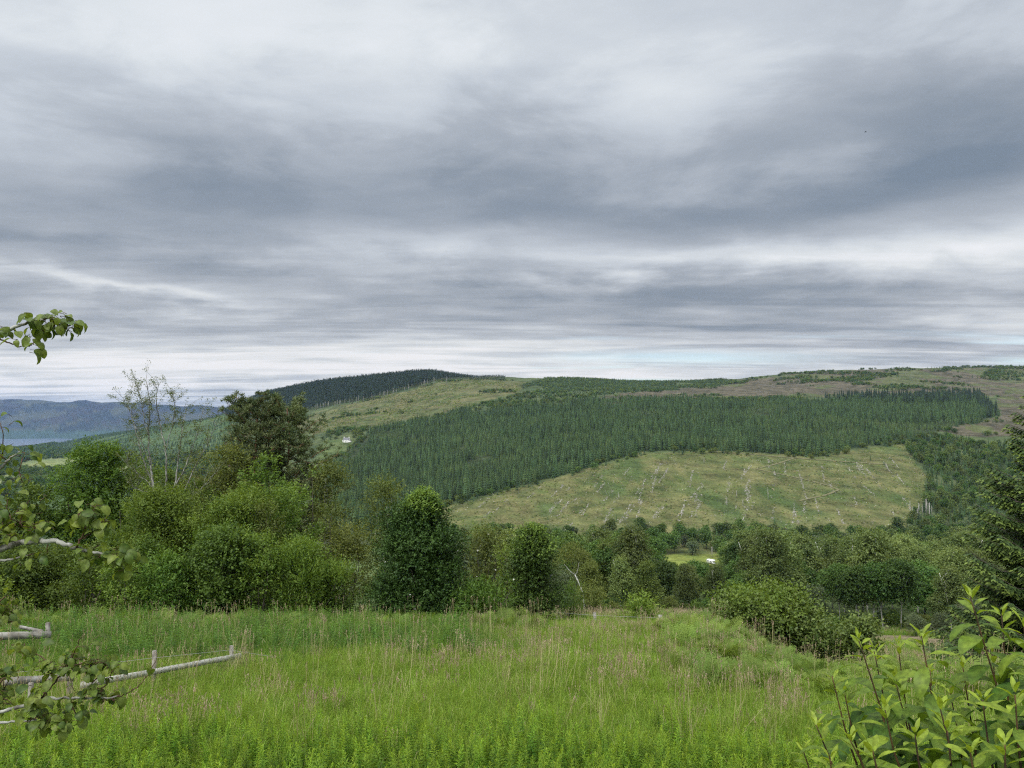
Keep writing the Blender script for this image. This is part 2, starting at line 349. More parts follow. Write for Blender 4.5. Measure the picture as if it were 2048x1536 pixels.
def build_ground():
    ths = np.concatenate([np.arange(-180, -44, 4.0), np.arange(-44, 44.01, .1), np.arange(48, 180.1, 4.0)])
    rs = np.concatenate([np.geomspace(.8, 60, 130, endpoint=False), np.geomspace(60, 400, 60, endpoint=False), np.geomspace(400, 2900, 280, endpoint=False), np.geomspace(2900, 14200, 110)])
    T, RR = np.meshgrid(np.radians(ths), rs, indexing='ij')
    X = RR * np.sin(T); Y = RR * np.cos(T)
    Z = H(X, Y)
    nt_, nr_ = X.shape
    u, v = proj(X, Y, Z)
    front = (Y > 50) & (np.abs(X) < 1.2 * Y)
    jit = (fbm(X / 25, Y / 25, 21, 3) - .5) * 14
    u2 = u + jit * 1.5; v2 = v + jit * .5
    col = np.zeros((nt_, nr_, 3)); col[:] = (.075, .105, .035)
    n1 = fbm(X / 40, Y / 40, 31, 4)[..., None]; n2 = fbm(X / 9, Y / 9, 37, 3)[..., None]
    def put(mask, c0, c1, w=.5):
        m = mask & front
        k = np.clip((n1 * (1 - w) + n2 * w - .3) / .4, 0, 1)
        c = np.array(c0) * (1 - k) + np.array(c1) * k
        col[m] = c[m]
    far = RR > 500
    put(far, (.04, .062, .024), (.075, .092, .038))
    put((RR > 500) & (u < 480) & (RR < 7000), (.035, .066, .025), (.07, .1, .037))
    put(RR > 8000, (.014, .015, .014), (.036, .033, .025), .1)
    put((RR > 8000) & (v > 845 + (n1[..., 0] - .5) * 40), (.016, .023, .015), (.045, .05, .027), .1)
    put((RR > 8000) & (fbm(X / 420, Y / 420, 33, 4) > .55), (.012, .016, .013), (.025, .03, .022), .3)
    put((RR > 8000) & (fbm(X / 300, Y / 500, 34, 4) > .58), (.035, .04, .022), (.055, .055, .03), .3)
    put((RR > 8000) & (v > 862), (.025, .045, .03), (.04, .065, .04))
    put(inpoly(u2, v2, PLANT), (.02, .035, .015), (.04, .05, .02))
    put(inpoly(u2, v2, SLOPE), (.055, .074, .025), (.11, .102, .048))
    put(inpoly(u2, v2, SLASH), (.045, .044, .026), (.105, .09, .06), .6)
    put(inpoly(u2, v2, SLASH) & (fbm(X / 90, Y / 90, 77, 4) > .58), (.055, .07, .027), (.085, .09, .038))
    put(inpoly(u2, v2, CLEAR), (.06, .08, .024), (.118, .114, .046), .6)
    gk = smooth(fbm(X / 30, Y / 60, 78, 5) + .15 * (n2[..., 0] - .5), .52, .72)[..., None]; gm_ = inpoly(u2, v2, CLEAR) & front
    col[gm_] = (col * (1 - .7 * gk) + np.array((.042, .074, .021)) * .7 * gk)[gm_]
    put(inpoly(u, v, FIELD), (.10, .14, .03), (.155, .175, .04))
    put(inpoly(u, v, HFIELD), (.05, .08, .025), (.085, .1, .038))
    for p in LFIELDS: put(inpoly(u, v, p) & far, (.1, .14, .05), (.17, .18, .075))
    # the rough pale grass bank right of the shrub and behind the wire fence
    nearm = (RR > 40) & (RR < 150)
    put(nearm, (.10, .14, .04), (.17, .18, .075))
    put(nearm & (RR > 60) & (fbm(X / 14, Y / 14, 91, 3) > .58), (.12, .105, .06), (.17, .14, .085))
    mb = MB()
    i = np.arange(nt_ * nr_).reshape(nt_, nr_)
    q = np.stack([i[:-1, :-1], i[:-1, 1:], i[1:, 1:], i[1:, :-1]], -1).reshape(-1, 4)[:, ::-1]
    mb.add(np.stack([X, Y, Z], -1).reshape(-1, 3), q, tint=0)
    # close the middle
    mb.add([[0, 0, float(H(0.0, 0.0))]])
    c = mb.n - 1
    mb.t.append(np.array([(c, i[k, 0], i[k + 1, 0]) for k in range(nt_ - 1)])[:, ::-1]); mb.tm.append(np.zeros(nt_ - 1))
    m, nt, out = newmat('ground_cover')
    at_ = N_(nt, 'ShaderNodeAttribute', attribute_name='cover')
    tc = N_(nt, 'ShaderNodeTexCoord')
    n_1 = N_(nt, 'ShaderNodeTexNoise'); n_1.inputs['Scale'].default_value = .5; n_1.inputs['Detail'].default_value = 6; n_1.inputs['Roughness'].default_value = .7
    n_2 = N_(nt, 'ShaderNodeTexNoise'); n_2.inputs['Scale'].default_value = .045; n_2.inputs['Detail'].default_value = 8; n_2.inputs['Roughness'].default_value = .65
    for n in (n_1, n_2): nt.links.new(tc.outputs['Object'], n.inputs[0])
    ad = N_(nt, 'ShaderNodeMath', operation='ADD'); nt.links.new(n_1.outputs[0], ad.inputs[0]); nt.links.new(n_2.outputs[0], ad.inputs[1])
    mr = N_(nt, 'ShaderNodeMapRange'); mr.inputs[1].default_value = .7; mr.inputs[2].default_value = 1.3; mr.inputs[3].default_value = .3; mr.inputs[4].default_value = 1.75
    nt.links.new(ad.outputs[0], mr.inputs[0])
    hs = N_(nt, 'ShaderNodeHueSaturation'); nt.links.new(at_.outputs['Color'], hs.inputs['Color']); nt.links.new(mr.outputs[0], hs.inputs['Value'])
    p = N_(nt, 'ShaderNodeBsdfPrincipled'); p.inputs['Roughness'].default_value = .95; p.inputs['Specular IOR Level'].default_value = .1
    nt.links.new(hs.outputs[0], p.inputs['Base Color'])
    b = N_(nt, 'ShaderNodeBump'); b.inputs['Strength'].default_value = .6; b.inputs['Distance'].default_value = 2.0
    nt.links.new(ad.outputs[0], b.inputs['Height']); nt.links.new(b.outputs[0], p.inputs['Normal'])
    nt.links.new(p.outputs[0], out.inputs[0])
    o = mb.build('terrain', m, smooth=True)
    ca = o.data.attributes.new('cover', 'FLOAT_COLOR', 'POINT')
    cc = np.ones((mb.n, 4), np.float32); cc[:nt_ * nr_, :3] = col.reshape(-1, 3); cc[-1, :3] = (.075, .105, .035)
    ca.data.foreach_set('color', cc.ravel())
    tag(o, 'green and brown hillsides falling into a wide valley', 'terrain', kind='structure')
build_ground()

# lake
m, nt, out = newmat('lake_water')
p = N_(nt, 'ShaderNodeBsdfPrincipled'); p.inputs['Base Color'].default_value = (.09, .12, .17, 1); p.inputs['Roughness'].default_value = .18
nz = N_(nt, 'ShaderNodeTexNoise'); nz.inputs['Scale'].default_value = .05; nz.inputs['Detail'].default_value = 4
tc = N_(nt, 'ShaderNodeTexCoord'); nt.links.new(tc.outputs['Object'], nz.inputs[0])
b = N_(nt, 'ShaderNodeBump'); b.inputs['Strength'].default_value = .15; b.inputs['Distance'].default_value = 3; nt.links.new(nz.outputs[0], b.inputs['Height']); nt.links.new(b.outputs[0], p.inputs['Normal'])
nt.links.new(p.outputs[0], out.inputs[0])
mb = MB(); mb.add([(-13000, 4500, LAKE_Z), (-1500, 4500, LAKE_Z), (-1500, 9600, LAKE_Z), (-13000, 9600, LAKE_Z)], [(0, 1, 2, 3)])
tag(mb.build('lake', m), 'grey blue lake below the far hills', 'lake', kind='structure')

# ------------------------------------------------------------------ instanced stuff
_gn = {}
PROTO_N = [0]
def stuff(name, label, cat, pts, rots, scl, protos, idx=None):
    """one object of kind stuff: points that carry instances of the given meshes"""
    pc = bpy.data.collections.new(name + '_kinds')
    for k, me in enumerate(protos):
        o = bpy.data.objects.new(f'{name}_kind_{k:02d}', me); pc.objects.link(o)
    n = len(pts)
    me = bpy.data.meshes.new(name)
    me.vertices.add(n); me.vertices.foreach_set('co', np.asarray(pts, np.float32).ravel())
    a = me.attributes.new('rot', 'FLOAT_VECTOR', 'POINT'); a.data.foreach_set('vector', np.asarray(rots, np.float32).ravel())
    s3 = np.asarray(scl, np.float32)
    if s3.ndim == 1: s3 = np.repeat(s3[:, None], 3, 1)
    a = me.attributes.new('scl', 'FLOAT_VECTOR', 'POINT'); a.data.foreach_set('vector', s3.ravel())
    a = me.attributes.new('idx', 'INT', 'POINT'); a.data.foreach_set('value', (rng.integers(0, len(protos), n) if idx is None else idx).astype(np.int32))
    o = link(name, me)
    ng = bpy.data.node_groups.new(name + '_scatter', 'GeometryNodeTree')
    ng.interface.new_socket('Geometry', in_out='INPUT', socket_type='NodeSocketGeometry')
    ng.interface.new_socket('Geometry', in_out='OUTPUT', socket_type='NodeSocketGeometry')
    gi = ng.nodes.new('NodeGroupInput'); go = ng.nodes.new('NodeGroupOutput')
    ip = ng.nodes.new('GeometryNodeInstanceOnPoints'); ci = ng.nodes.new('GeometryNodeCollectionInfo')
    ci.inputs['Collection'].default_value = pc; ci.inputs['Separate Children'].default_value = True; ci.inputs['Reset Children'].default_value = True
    def attr(nm, t):
        na = ng.nodes.new('GeometryNodeInputNamedAttribute'); na.data_type = t; na.inputs[0].default_value = nm
        return [s for s in na.outputs if s.enabled and s.name == 'Attribute'][0]
    L = ng.links.new
    L(gi.outputs[0], ip.inputs['Points']); L(ci.outputs[0], ip.inputs['Instance']); ip.inputs['Pick Instance'].default_value = True
    L(attr('idx', 'INT'), ip.inputs['Instance Index']); L(attr('rot', 'FLOAT_VECTOR'), ip.inputs['Rotation']); L(attr('scl', 'FLOAT_VECTOR'), ip.inputs['Scale'])
    L(ip.outputs[0], go.inputs[0])
    md = o.modifiers.new('scatter', 'NODES'); md.node_group = ng
    return tag(o, label, cat, kind='stuff')
def rz_tilt(n, tilt=.08):
    return np.stack([rng.normal(0, tilt, n), rng.normal(0, tilt, n), rng.uniform(0, 6.283, n)], 1)

# ------------------------------------------------------------------ plants: kinds
def grass_clump(nb, h, w, spread, mats, straw=0.1, lean=.35, seed=0):
    mb = MB()
    for j in range(nb):
        a = rng.uniform(0, 6.283); r = spread * math.sqrt(rng.uniform())
        b = np.array([r * math.cos(a), r * math.sin(a), -.02])
        la = rng.uniform(0, 6.283); ln = abs(rng.normal(0, lean)); hh = h * rng.uniform(.55, 1.1)
        d = np.array([math.cos(la), math.sin(la), 0]) * ln * hh
        pts = [b, b + d * .25 + [0, 0, hh * .5], b + d * .62 + [0, 0, hh * .82], b + d * 1.05 + [0, 0, hh * (1.0 - .25 * ln)]]
        fa = rng.uniform(0, 3.14); s = np.array([math.cos(fa), math.sin(fa), 0]) * w * .5 * rng.uniform(.6, 1.2)
        v = [pts[0] - s, pts[0] + s, pts[1] - s * .9, pts[1] + s * .9, pts[2] - s * .6, pts[2] + s * .6, pts[3]]
        st = rng.uniform() < straw
        mb.add(v, [(0, 1, 3, 2), (2, 3, 5, 4)], [(4, 5, 6)], tint=np.clip(rng.normal(.45, .28), 0, 1), mat=1 if st else 0)
    for k in range(seed):
        a = rng.uniform(0, 6.283); r = spread * 1.1 * math.sqrt(rng.uniform())
        b = np.array([r * math.cos(a), r * math.sin(a), 0]); hh = h * rng.uniform(1.0, 1.45)
        la = rng.uniform(0, 6.283); d = np.array([math.cos(la), math.sin(la), 0]) * hh * rng.uniform(.02, .22)
        top = b + d + [0, 0, hh]
        s = np.array([math.cos(la + 1.5), math.sin(la + 1.5), 0]) * .0025
        mb.add([b - s, b + s, top + s, top - s], [(0, 1, 2, 3)], tint=rng.uniform(), mat=1)
        m_ = 9
        f = rng.uniform(-.02, .16, m_)[:, None]
        C = top - nrm(top - b) * f
        D = nrm(runit(m_) * .5 + [0, 0, .8])
        cards(mb, C, D, runit(m_), rng.uniform(.03, .065, m_), .012, rng.uniform(0, 1, m_), mat=2)
    return mb.mesh('grass_clump', mats)
def leafy_stem(h, nlev, per, L, W, mats, up=.35, bare=.15, taper=.5, tiptint=1.0):
    """upright herb with whorls of narrow leaves, paler at the tip"""
    mb = MB()
    bend = rng.normal(0, .06, 2)
    P_ = lambda t: np.array([bend[0] * t * t * h, bend[1] * t * t * h, h * t])
    tube(mb, [P_(t) for t in (0, .4, .75, 1)], [.006, .005, .004, .002], 3, tint=.3)
    for k in range(nlev):
        t = bare + (1 - bare) * (k + .5) / nlev
        n = per; a = rng.uniform(0, 6.283) + np.arange(n) * 6.283 / n + rng.normal(0, .25, n)
        e = up + .9 * max(0, (t - .78) / .22) + rng.normal(0, .15, n)
        D = np.stack([np.cos(a) * np.cos(e), np.sin(a) * np.cos(e), np.sin(e)], 1)
        N = np.stack([-np.cos(a) * np.sin(e), -np.sin(a) * np.sin(e), np.cos(e)], 1) + rng.normal(0, .2, (n, 3))
        l = L * (1 - taper * t * t) * rng.uniform(.75, 1.15, n)
        cards(mb, np.repeat(P_(t)[None], n, 0), D, N, l, W * l / L, np.clip(.15 + .65 * tiptint * smooth(t, .5, 1) + rng.normal(0, .12, n), 0, 1), droop=.22 * (1 - t * .7), fold=.12)
    return mb.mesh('leafy_stem', mats)
def fern_clump(nf, h, mats):
    mb = MB()
    for f in range(nf):
        a = rng.uniform(0, 6.283); ln = h * rng.uniform(.8, 1.15); arch = rng.uniform(.35, .8)
        dirh = np.array([math.cos(a), math.sin(a), 0]); side = np.array([-math.sin(a), math.cos(a), 0])
        ts = np.linspace(0, 1, 17)
        P_ = lambda t: dirh * (arch * ln * t ** 1.6) + np.array([0, 0, 1]) * ln * (t - .42 * arch * t ** 2.4)
        pts = np.array([P_(t) for t in ts])
        tube(mb, pts[::4], [.006, .005, .004, .003, .001], 3, tint=.6)
        tan = nrm(np.gradient(pts, axis=0))
        base_t = np.clip(rng.normal(.45, .15), 0, 1)
        for i in range(4, 17):
            t = ts[i]; pl = ln * .34 * (1 - (t - .2) / .82) ** .8 + .02
            for sd in (-1, 1):
                D = nrm(side * sd + tan[i] * .55 + rng.normal(0, .06, 3) + [0, 0, -.1])
                nn = nrm(np.cross(side, tan[i])); nn = nn if nn[2] > 0 else -nn
                # pinna with pinnules
                m_ = 5 if pl > .12 else 2
                s = np.linspace(.12, .95, m_)
                C = pts[i] + D * (s * pl)[:, None]
                q = nrm(np.cross(D, nn))
                for sg in (-1, 1):
                    cards(mb, C, np.repeat(nrm(q * sg + D * .8)[None], m_, 0), np.repeat((nn + rng.normal(0, .15, 3))[None], m_, 0), .17 * pl + .018 * (1 - s), .032, np.clip(base_t + rng.normal(0, .1, m_) + .15 * t, 0, 1), fold=0)
    return mb.mesh('fern_clump', mats)

K = {}
K['weed'] = [leafy_stem(rng.uniform(.7, .95), 21, 4, .118, .023, M['weed'], up=.3) for _ in range(7)]
K['herb'] = [leafy_stem(rng.uniform(.75, 1.1), 13, 4, .14, .045, M['herb'], up=.15, tiptint=.7) for _ in range(5)]
GM = [M['grass'], M['straw'], M['seed']]; GD = [M['grass_dark'], M['straw'], M['seed']]
K['grass'] = [grass_clump(46, rng.uniform(.42, .62), .008, .16, GM, .04, .45) for _ in range(5)]
K['grassd'] = [grass_clump(42, rng.uniform(.5, .75), .009, .2, GD, .03, .6) for _ in range(5)]
K['seedg'] = [grass_clump(34, rng.uniform(.5, .7), .007, .18, GM, .15, .4, seed=10) for _ in range(4)]
K['strawg'] = [grass_clump(14, rng.uniform(.8, 1.15), .006, .2, GM, .85, .45, seed=3) for _ in range(3)]
K['fern'] = [fern_clump(int(rng.integers(4, 8)), rng.uniform(.8, 1.3), M['fern']) for _ in range(6)]

def scatter(n_per_m2, y0, y1, a0=-.8, a1=.8):
    area = (a1 - a0) * (y1 * y1 - y0 * y0) / 2
    n = int(area * n_per_m2)
    Y = np.sqrt(rng.uniform(y0 * y0, y1 * y1, n)); X = rng.uniform(a0, a1, n) * Y
    return X, Y
def place(name, label, cat, X, Y, s0, s1, protos, tilt=.1, dz=0):
    pts = np.stack([X, Y, H(X, Y) + dz], 1); n = len(X)
    return stuff(name, label, cat, pts, rz_tilt(n, tilt), rng.uniform(s0, s1, n), protos)

def meadow():
    uu = lambda X, Y: 1024 + F * X / Y
    # front stand of leafy weeds
    X, Y = scatter(42, 6.5, 16.5)
    u = uu(X, Y)
    edge = 13.3 + (fbm(X / 1.6, Y / 1.6, 51, 3) - .5) * 5 + rng.normal(0, .35, len(X)) - 1.6 * smooth(u, 1350, 1650) - .5 * smooth(700 - u, 0, 500)
    k = Y < edge
    place('weed_bed', 'bright green leafy willowherb stand in the nearest part of the meadow', 'weeds', X[k], Y[k], .6, 1.12, K['weed'] + K['weed'] + K['grass'][:2], .15)
    # meadow grass
    X, Y = scatter(46, 9.5, 24)
    X2, Y2 = scatter(24, 24, 42)
    X = np.concatenate([X, X2]); Y = np.concatenate([Y, Y2]); u = uu(X, Y)
    edge = 12.3 + (fbm(X / 1.3, Y / 1.3, 51, 3) - .5) * 3.2 - 1.4 * smooth(u, 1350, 1650)
    ub = u + rng.normal(0, 45, len(u)) + 260 * (fbm(X / 2.2, Y / 2.2, 55, 3) - .5); Yb = Y + rng.normal(0, .8, len(Y)) + 7 * (fbm(X / 2.0, Y / 2.0, 56, 3) - .5)
    lush = ((ub < 540) & (Yb > 21.8)) | ((ub < 980) & (Yb > 24.5)); lush0 = ((u < 560 + 60 * (fbm(X / 3, Y / 3, 53) - .5)) & (Y > 21.6)) | ((u < 1000) & (Y > 23 + 5 * (fbm(X / 4, Y / 4, 54) - .5)))
    k = (Y > edge) & ~lush
    place('meadow_grass', 'yellow green tufted grass across the middle of the meadow', 'grass', X[k], Y[k], .7, 1.2, K['grass'], .12)
    X, Y = scatter(26, 18, 40, -.8, .1); u = uu(X, Y)
    ub = u + rng.normal(0, 45, len(u)) + 260 * (fbm(X / 2.2, Y / 2.2, 55, 3) - .5); Yb = Y + rng.normal(0, .8, len(Y)) + 7 * (fbm(X / 2.0, Y / 2.0, 56, 3) - .5)
    k = ((ub < 560) & (Yb > 21.6)) | ((ub < 1000) & (Yb > 24))
    place('lush_grass', 'deep green lush grass in front of the thicket', 'grass', X[k], Y[k], .8, 1.25, K['grassd'], .2)
    X, Y = scatter(10, 18.5, 34, -.8, .02); u = uu(X, Y)
    k = ((u < 520) & (Y > 21.8)) | ((u < 950) & (Y > 22.5)); k &= fbm(X / 2.5, Y / 2.5, 57, 3) > .47
    place('tall_herbs', 'tall dark green herbs growing among the lush grass', 'weeds', X[k], Y[k], .8, 1.15, K['herb'], .12)
    a_ = at(165, 1371, 16.7); b_ = at(482, 1311, 20.9); t_ = rng.uniform(-.3, 1.1, 420)
    X = a_[0] + (b_[0] - a_[0]) * t_ + rng.normal(.1, .12, 420); Y = a_[1] + (b_[1] - a_[1]) * t_ - rng.uniform(.25, .9, 420)
    place('fence_grass', 'uncut tufts of grass growing along the broken fence', 'grass', X, Y, .6, .95, K['grass'] + K['grassd'][:1] + K['strawg'][:1], .15)
    # pinkish seed heads in patches
    X, Y = scatter(4.6, 11, 34); u = uu(X, Y)
    spots = [(600, 15.5, 110, 2), (350, 15.5, 160, 2.2), (1110, 24, 120, 4), (1290, 22, 150, 5), (1480, 16.5, 150, 3), (1500, 27, 160, 4), (900, 21, 120, 3), (1250, 30, 150, 3)]
    d = np.zeros(len(X))
    for a, b, c, e in spots: d = np.maximum(d, np.exp(-((u - a) / c) ** 2 - ((Y - b) / e) ** 2))
    k = (d * (.4 + 1.2 * fbm(X / 1.5, Y / 1.5, 58, 3)) > rng.uniform(.26, 1.25, len(X))) | (rng.uniform(0, 1, len(X)) < .02)
    k &= (Y > 12)
    place('seeding_grass', 'pinkish brown seeding grass in patches over the meadow', 'grass', X[k], Y[k], .75, 1.1, K['seedg'], .1)
    X, Y = scatter(.7, 12.5, 33); u = uu(X, Y)
    place('dry_stalks', 'long straw coloured grass stalks arching above the meadow', 'grass', X, Y, .8, 1.2, K['strawg'], .12)
    # bracken
    X, Y = scatter(4.6, 17, 40, -.8, .75); u = uu(X, Y)
    nz = fbm(X / 3, Y / 3, 61, 3)
    k = ((u < 780) & (Y > 30 + 3 * (nz - .5)) & (Y < 38)) | ((u > 760) & (u < 1075) & (Y > 29.5 + 6 * (nz - .5)) & (Y < 36.5))
    right = (u > 1350 + 150 * (nz - .5) - (Y - 18) * 2) & (Y > 18.5 + 4 * (nz - .5) - 1.5 * smooth(u, 1500, 1800)) & (nz > .33) & (Y < 33 + 5 * smooth(1500 - u, 0, 150))
    k |= right
    place('bracken', 'feathery green bracken along the far and right edges of the meadow', 'bracken', X[k], Y[k], .45, .9, K['fern'], .2)
    X, Y = scatter(5, 41, 75, -.1, .75); X2, Y2 = scatter(2.2, 75, 150, .05, .75)
    k = fbm(X2 / 14, Y2 / 14, 91, 3) < .62
    X = np.concatenate([X, X2[k]]); Y = np.concatenate([Y, Y2[k]])
    place('bank_grass', 'rough tussock grass on the bank behind the wire fence', 'grass', X, Y, 1.0, 1.7, K['grass'] + K['grassd'][:2] + K['seedg'][:1], .15)
meadow()

# ------------------------------------------------------------------ woody plants: generators
def foliage(mb, lobes, ntw, per, tl, L, W, up=.35, spread=.9, hang=0.0, shell=(.6, 1.05), low=.25, tintup=.25, mat=0, rough=.28):
    """leafy twigs in the outer shell of overlapping clumps"""
    lobes = np.asarray(lobes, float)
    w = (lobes[:, 3] * lobes[:, 4] + lobes[:, 4] * lobes[:, 5] + lobes[:, 3] * lobes[:, 5]); w /= w.sum()
    li = rng.choice(len(lobes), ntw, p=w)
    o = runit(ntw); flip = (o[:, 2] < -.1) & (rng.uniform(size=ntw) > low); o[flip, 2] *= -1
    rr = rng.uniform(shell[0], shell[1], ntw) ** .7
    rr *= 1 + rough * (vnoise(o[:, 0] * 3 + li * 7.7, o[:, 1] * 3 + o[:, 2] * 2.3, 5) - .5) * 2
    c = lobes[li, :3] + o * lobes[li, 3:6] * rr[:, None]
    t = nrm(o * .8 + np.array([0, 0, up]) + rng.normal(0, .35, (ntw, 3)))
    if hang: t = nrm(t * (1 - hang) + np.array([0, 0, -1]) * hang)
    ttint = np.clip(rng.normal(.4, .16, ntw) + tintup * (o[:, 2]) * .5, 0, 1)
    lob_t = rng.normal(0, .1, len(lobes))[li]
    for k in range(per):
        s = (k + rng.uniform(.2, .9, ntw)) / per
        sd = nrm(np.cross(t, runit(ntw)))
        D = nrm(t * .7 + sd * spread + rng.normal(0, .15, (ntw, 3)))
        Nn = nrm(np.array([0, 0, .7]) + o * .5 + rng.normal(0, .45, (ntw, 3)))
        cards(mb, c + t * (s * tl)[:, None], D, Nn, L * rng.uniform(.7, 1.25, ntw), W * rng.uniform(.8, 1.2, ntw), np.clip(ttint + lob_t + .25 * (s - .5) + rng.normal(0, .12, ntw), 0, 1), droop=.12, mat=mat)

def limb(mb, a, b, r0, r1, n=5, wob=.08, sides=5, sag=0):
    a = np.asarray(a, float); b = np.asarray(b, float); L = np.linalg.norm(b - a)
    t = np.linspace(0, 1, n)[:, None]
    pts = a + (b - a) * t + rng.normal(0, wob * L / n, (n, 3)) * np.sin(np.pi * t)
    pts[:, 2] += sag * L * np.sin(np.pi * t[:, 0])
    tube(mb, pts, np.linspace(r0, r1, n), sides)
    return pts

def egg_lobes(n, h0, h1, rx, ry, size, prof=None):
    """clump centres filling a crown between heights h0 and h1"""
    out = []
    for k in range(n):
        t = (k + rng.uniform(0, 1)) / n
        pr = prof(t) if prof else math.sin(math.pi * (.12 + .80 * t)) ** .8
        a = k * 2.399 + rng.normal(0, .5); r = pr * math.sqrt(rng.uniform(.15, 1))
        s = size * rng.uniform(.7, 1.25) * (.55 + .6 * pr)
        out.append((r * rx * .72 * math.cos(a), r * ry * .72 * math.sin(a), h0 + (h1 - h0) * t, s, s, s * rng.uniform(.65, .95)))
    return out

def make_tree(kind):
    """returns (trunk mesh, crown mesh, nominal height) - forms seen in the valley wood"""
    tr = MB(); cr = MB()
    if kind in ('birch', 'birchtall'):
        h = 13.0; w = 3.1 if kind == 'birchtall' else 3.6
        lobes = egg_lobes(17, h * .3, h * .95, w, w, 1.45, lambda t: (1 - t) ** .5 * min(1, .6 + t * 2))
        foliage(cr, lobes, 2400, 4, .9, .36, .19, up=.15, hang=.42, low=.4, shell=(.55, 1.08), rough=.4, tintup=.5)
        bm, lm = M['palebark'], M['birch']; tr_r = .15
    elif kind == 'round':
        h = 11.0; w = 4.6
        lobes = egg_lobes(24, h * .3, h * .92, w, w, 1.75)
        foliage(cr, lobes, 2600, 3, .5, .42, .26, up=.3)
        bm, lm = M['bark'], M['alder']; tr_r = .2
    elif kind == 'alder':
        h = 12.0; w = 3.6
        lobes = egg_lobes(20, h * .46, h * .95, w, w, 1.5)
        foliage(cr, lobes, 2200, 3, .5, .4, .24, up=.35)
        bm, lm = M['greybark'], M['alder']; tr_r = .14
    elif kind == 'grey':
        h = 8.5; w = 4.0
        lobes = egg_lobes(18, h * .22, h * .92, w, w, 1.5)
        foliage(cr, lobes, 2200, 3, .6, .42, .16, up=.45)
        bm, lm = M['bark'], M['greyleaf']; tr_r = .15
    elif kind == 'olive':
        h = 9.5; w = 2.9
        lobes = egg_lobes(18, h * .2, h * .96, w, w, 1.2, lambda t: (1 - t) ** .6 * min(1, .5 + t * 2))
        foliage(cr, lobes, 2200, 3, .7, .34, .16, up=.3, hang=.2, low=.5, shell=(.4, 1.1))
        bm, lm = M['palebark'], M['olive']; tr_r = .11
    lean = rng.normal(0, .25, 2)
    pts = [np.array([lean[0] * t * t * h * .25 + rng.normal(0, .05), lean[1] * t * t * h * .25 + rng.normal(0, .05), -.4 + t * (h * .9 + .4)]) for t in np.linspace(0, 1, 7)]
    tube(tr, pts, np.linspace(tr_r, .03, 7), 6)
    for l in lobes[::2]:
        z0 = max(h * .2, l[2] - 1.8); t = z0 / (h * .9)
        limb(tr, [lean[0] * t * t * h * .25, lean[1] * t * t * h * .25, z0], l[:3], .06, .02, 4, .1, 4)
    return tr.mesh(kind + '_trunk', bm), cr.mesh(kind + '_crown', lm), h

def make_spruce_far(h, r, mat, bare=.0, n=9, tiers=9):
    mb = MB()
    tube(mb, [(0, 0, -.8), (0, 0, h * .9)], [.16 * h / 15, .03], 4, mat=1)
    for k in range(tiers):
        t = k / (tiers - 1)
        z0 = h * (bare + (1 - bare) * (.06 + .84 * t)); rad = r * (1 - t) ** .85 * rng.uniform(.88, 1.1) + .12
        a0 = rng.uniform(0, 6.283); m_ = n if t < .7 else 6
        top = z0 + h * .13
        ang = a0 + np.arange(2 * m_) * math.pi / m_ + rng.normal(0, .1, 2 * m_)
        rr = np.where(np.arange(2 * m_) % 2 == 0, rad * rng.uniform(.75, 1.15, 2 * m_), rad * .42)
        zz = np.where(np.arange(2 * m_) % 2 == 0, z0 - rad * .28, z0 + rad * .1) + rng.normal(0, .12, 2 * m_)
        v = np.concatenate([[[0, 0, top]], np.stack([np.cos(ang) * rr, np.sin(ang) * rr, zz], 1)])
        tri = [(0, 1 + i, 1 + (i + 1) % (2 * m_)) for i in range(2 * m_)]
        ti = np.concatenate([[.25], np.where(np.arange(2 * m_) % 2 == 0, rng.uniform(.55, 1), .05)])
        mb.add(v, None, tri, tint=ti)
    cards(mb, np.array([[0, 0, h * .88]] * 3), nrm(rng.normal(0, .06, (3, 3)) + [0, 0, 1]), runit(3), h * .13, .25, .8)
    return mb.mesh('spruce', [mat, M['bark']])
def make_pole_pine(h, mat):
    """tall drawn-up conifer: long bare trunk, crown only at the top"""
    mb = MB()
    tube(mb, [(0, 0, -1), (rng.normal(0, .2), rng.normal(0, .2), h * .95)], [.26, .06], 4, mat=1)
    lob = [(rng.normal(0, .5), rng.normal(0, .5), h * z, 1.5 * (1.15 - (z - .5)), 1.5 * (1.15 - (z - .5)), 1.3) for z in np.linspace(.5, .97, 9)]
    foliage(mb, lob, 170, 2, .5, 1.0, .42, up=.3, low=.6)
    return mb.mesh('pole_pine', [mat, M['greybark']])

def far_bush(mat, h=4, w=3):
    mb = MB()
    foliage(mb, egg_lobes(9, h * .2, h * .85, w, w, h * .28), 330, 2, .4, .62, .42, up=.3, low=.5)
    return mb.mesh('far_bush', mat)

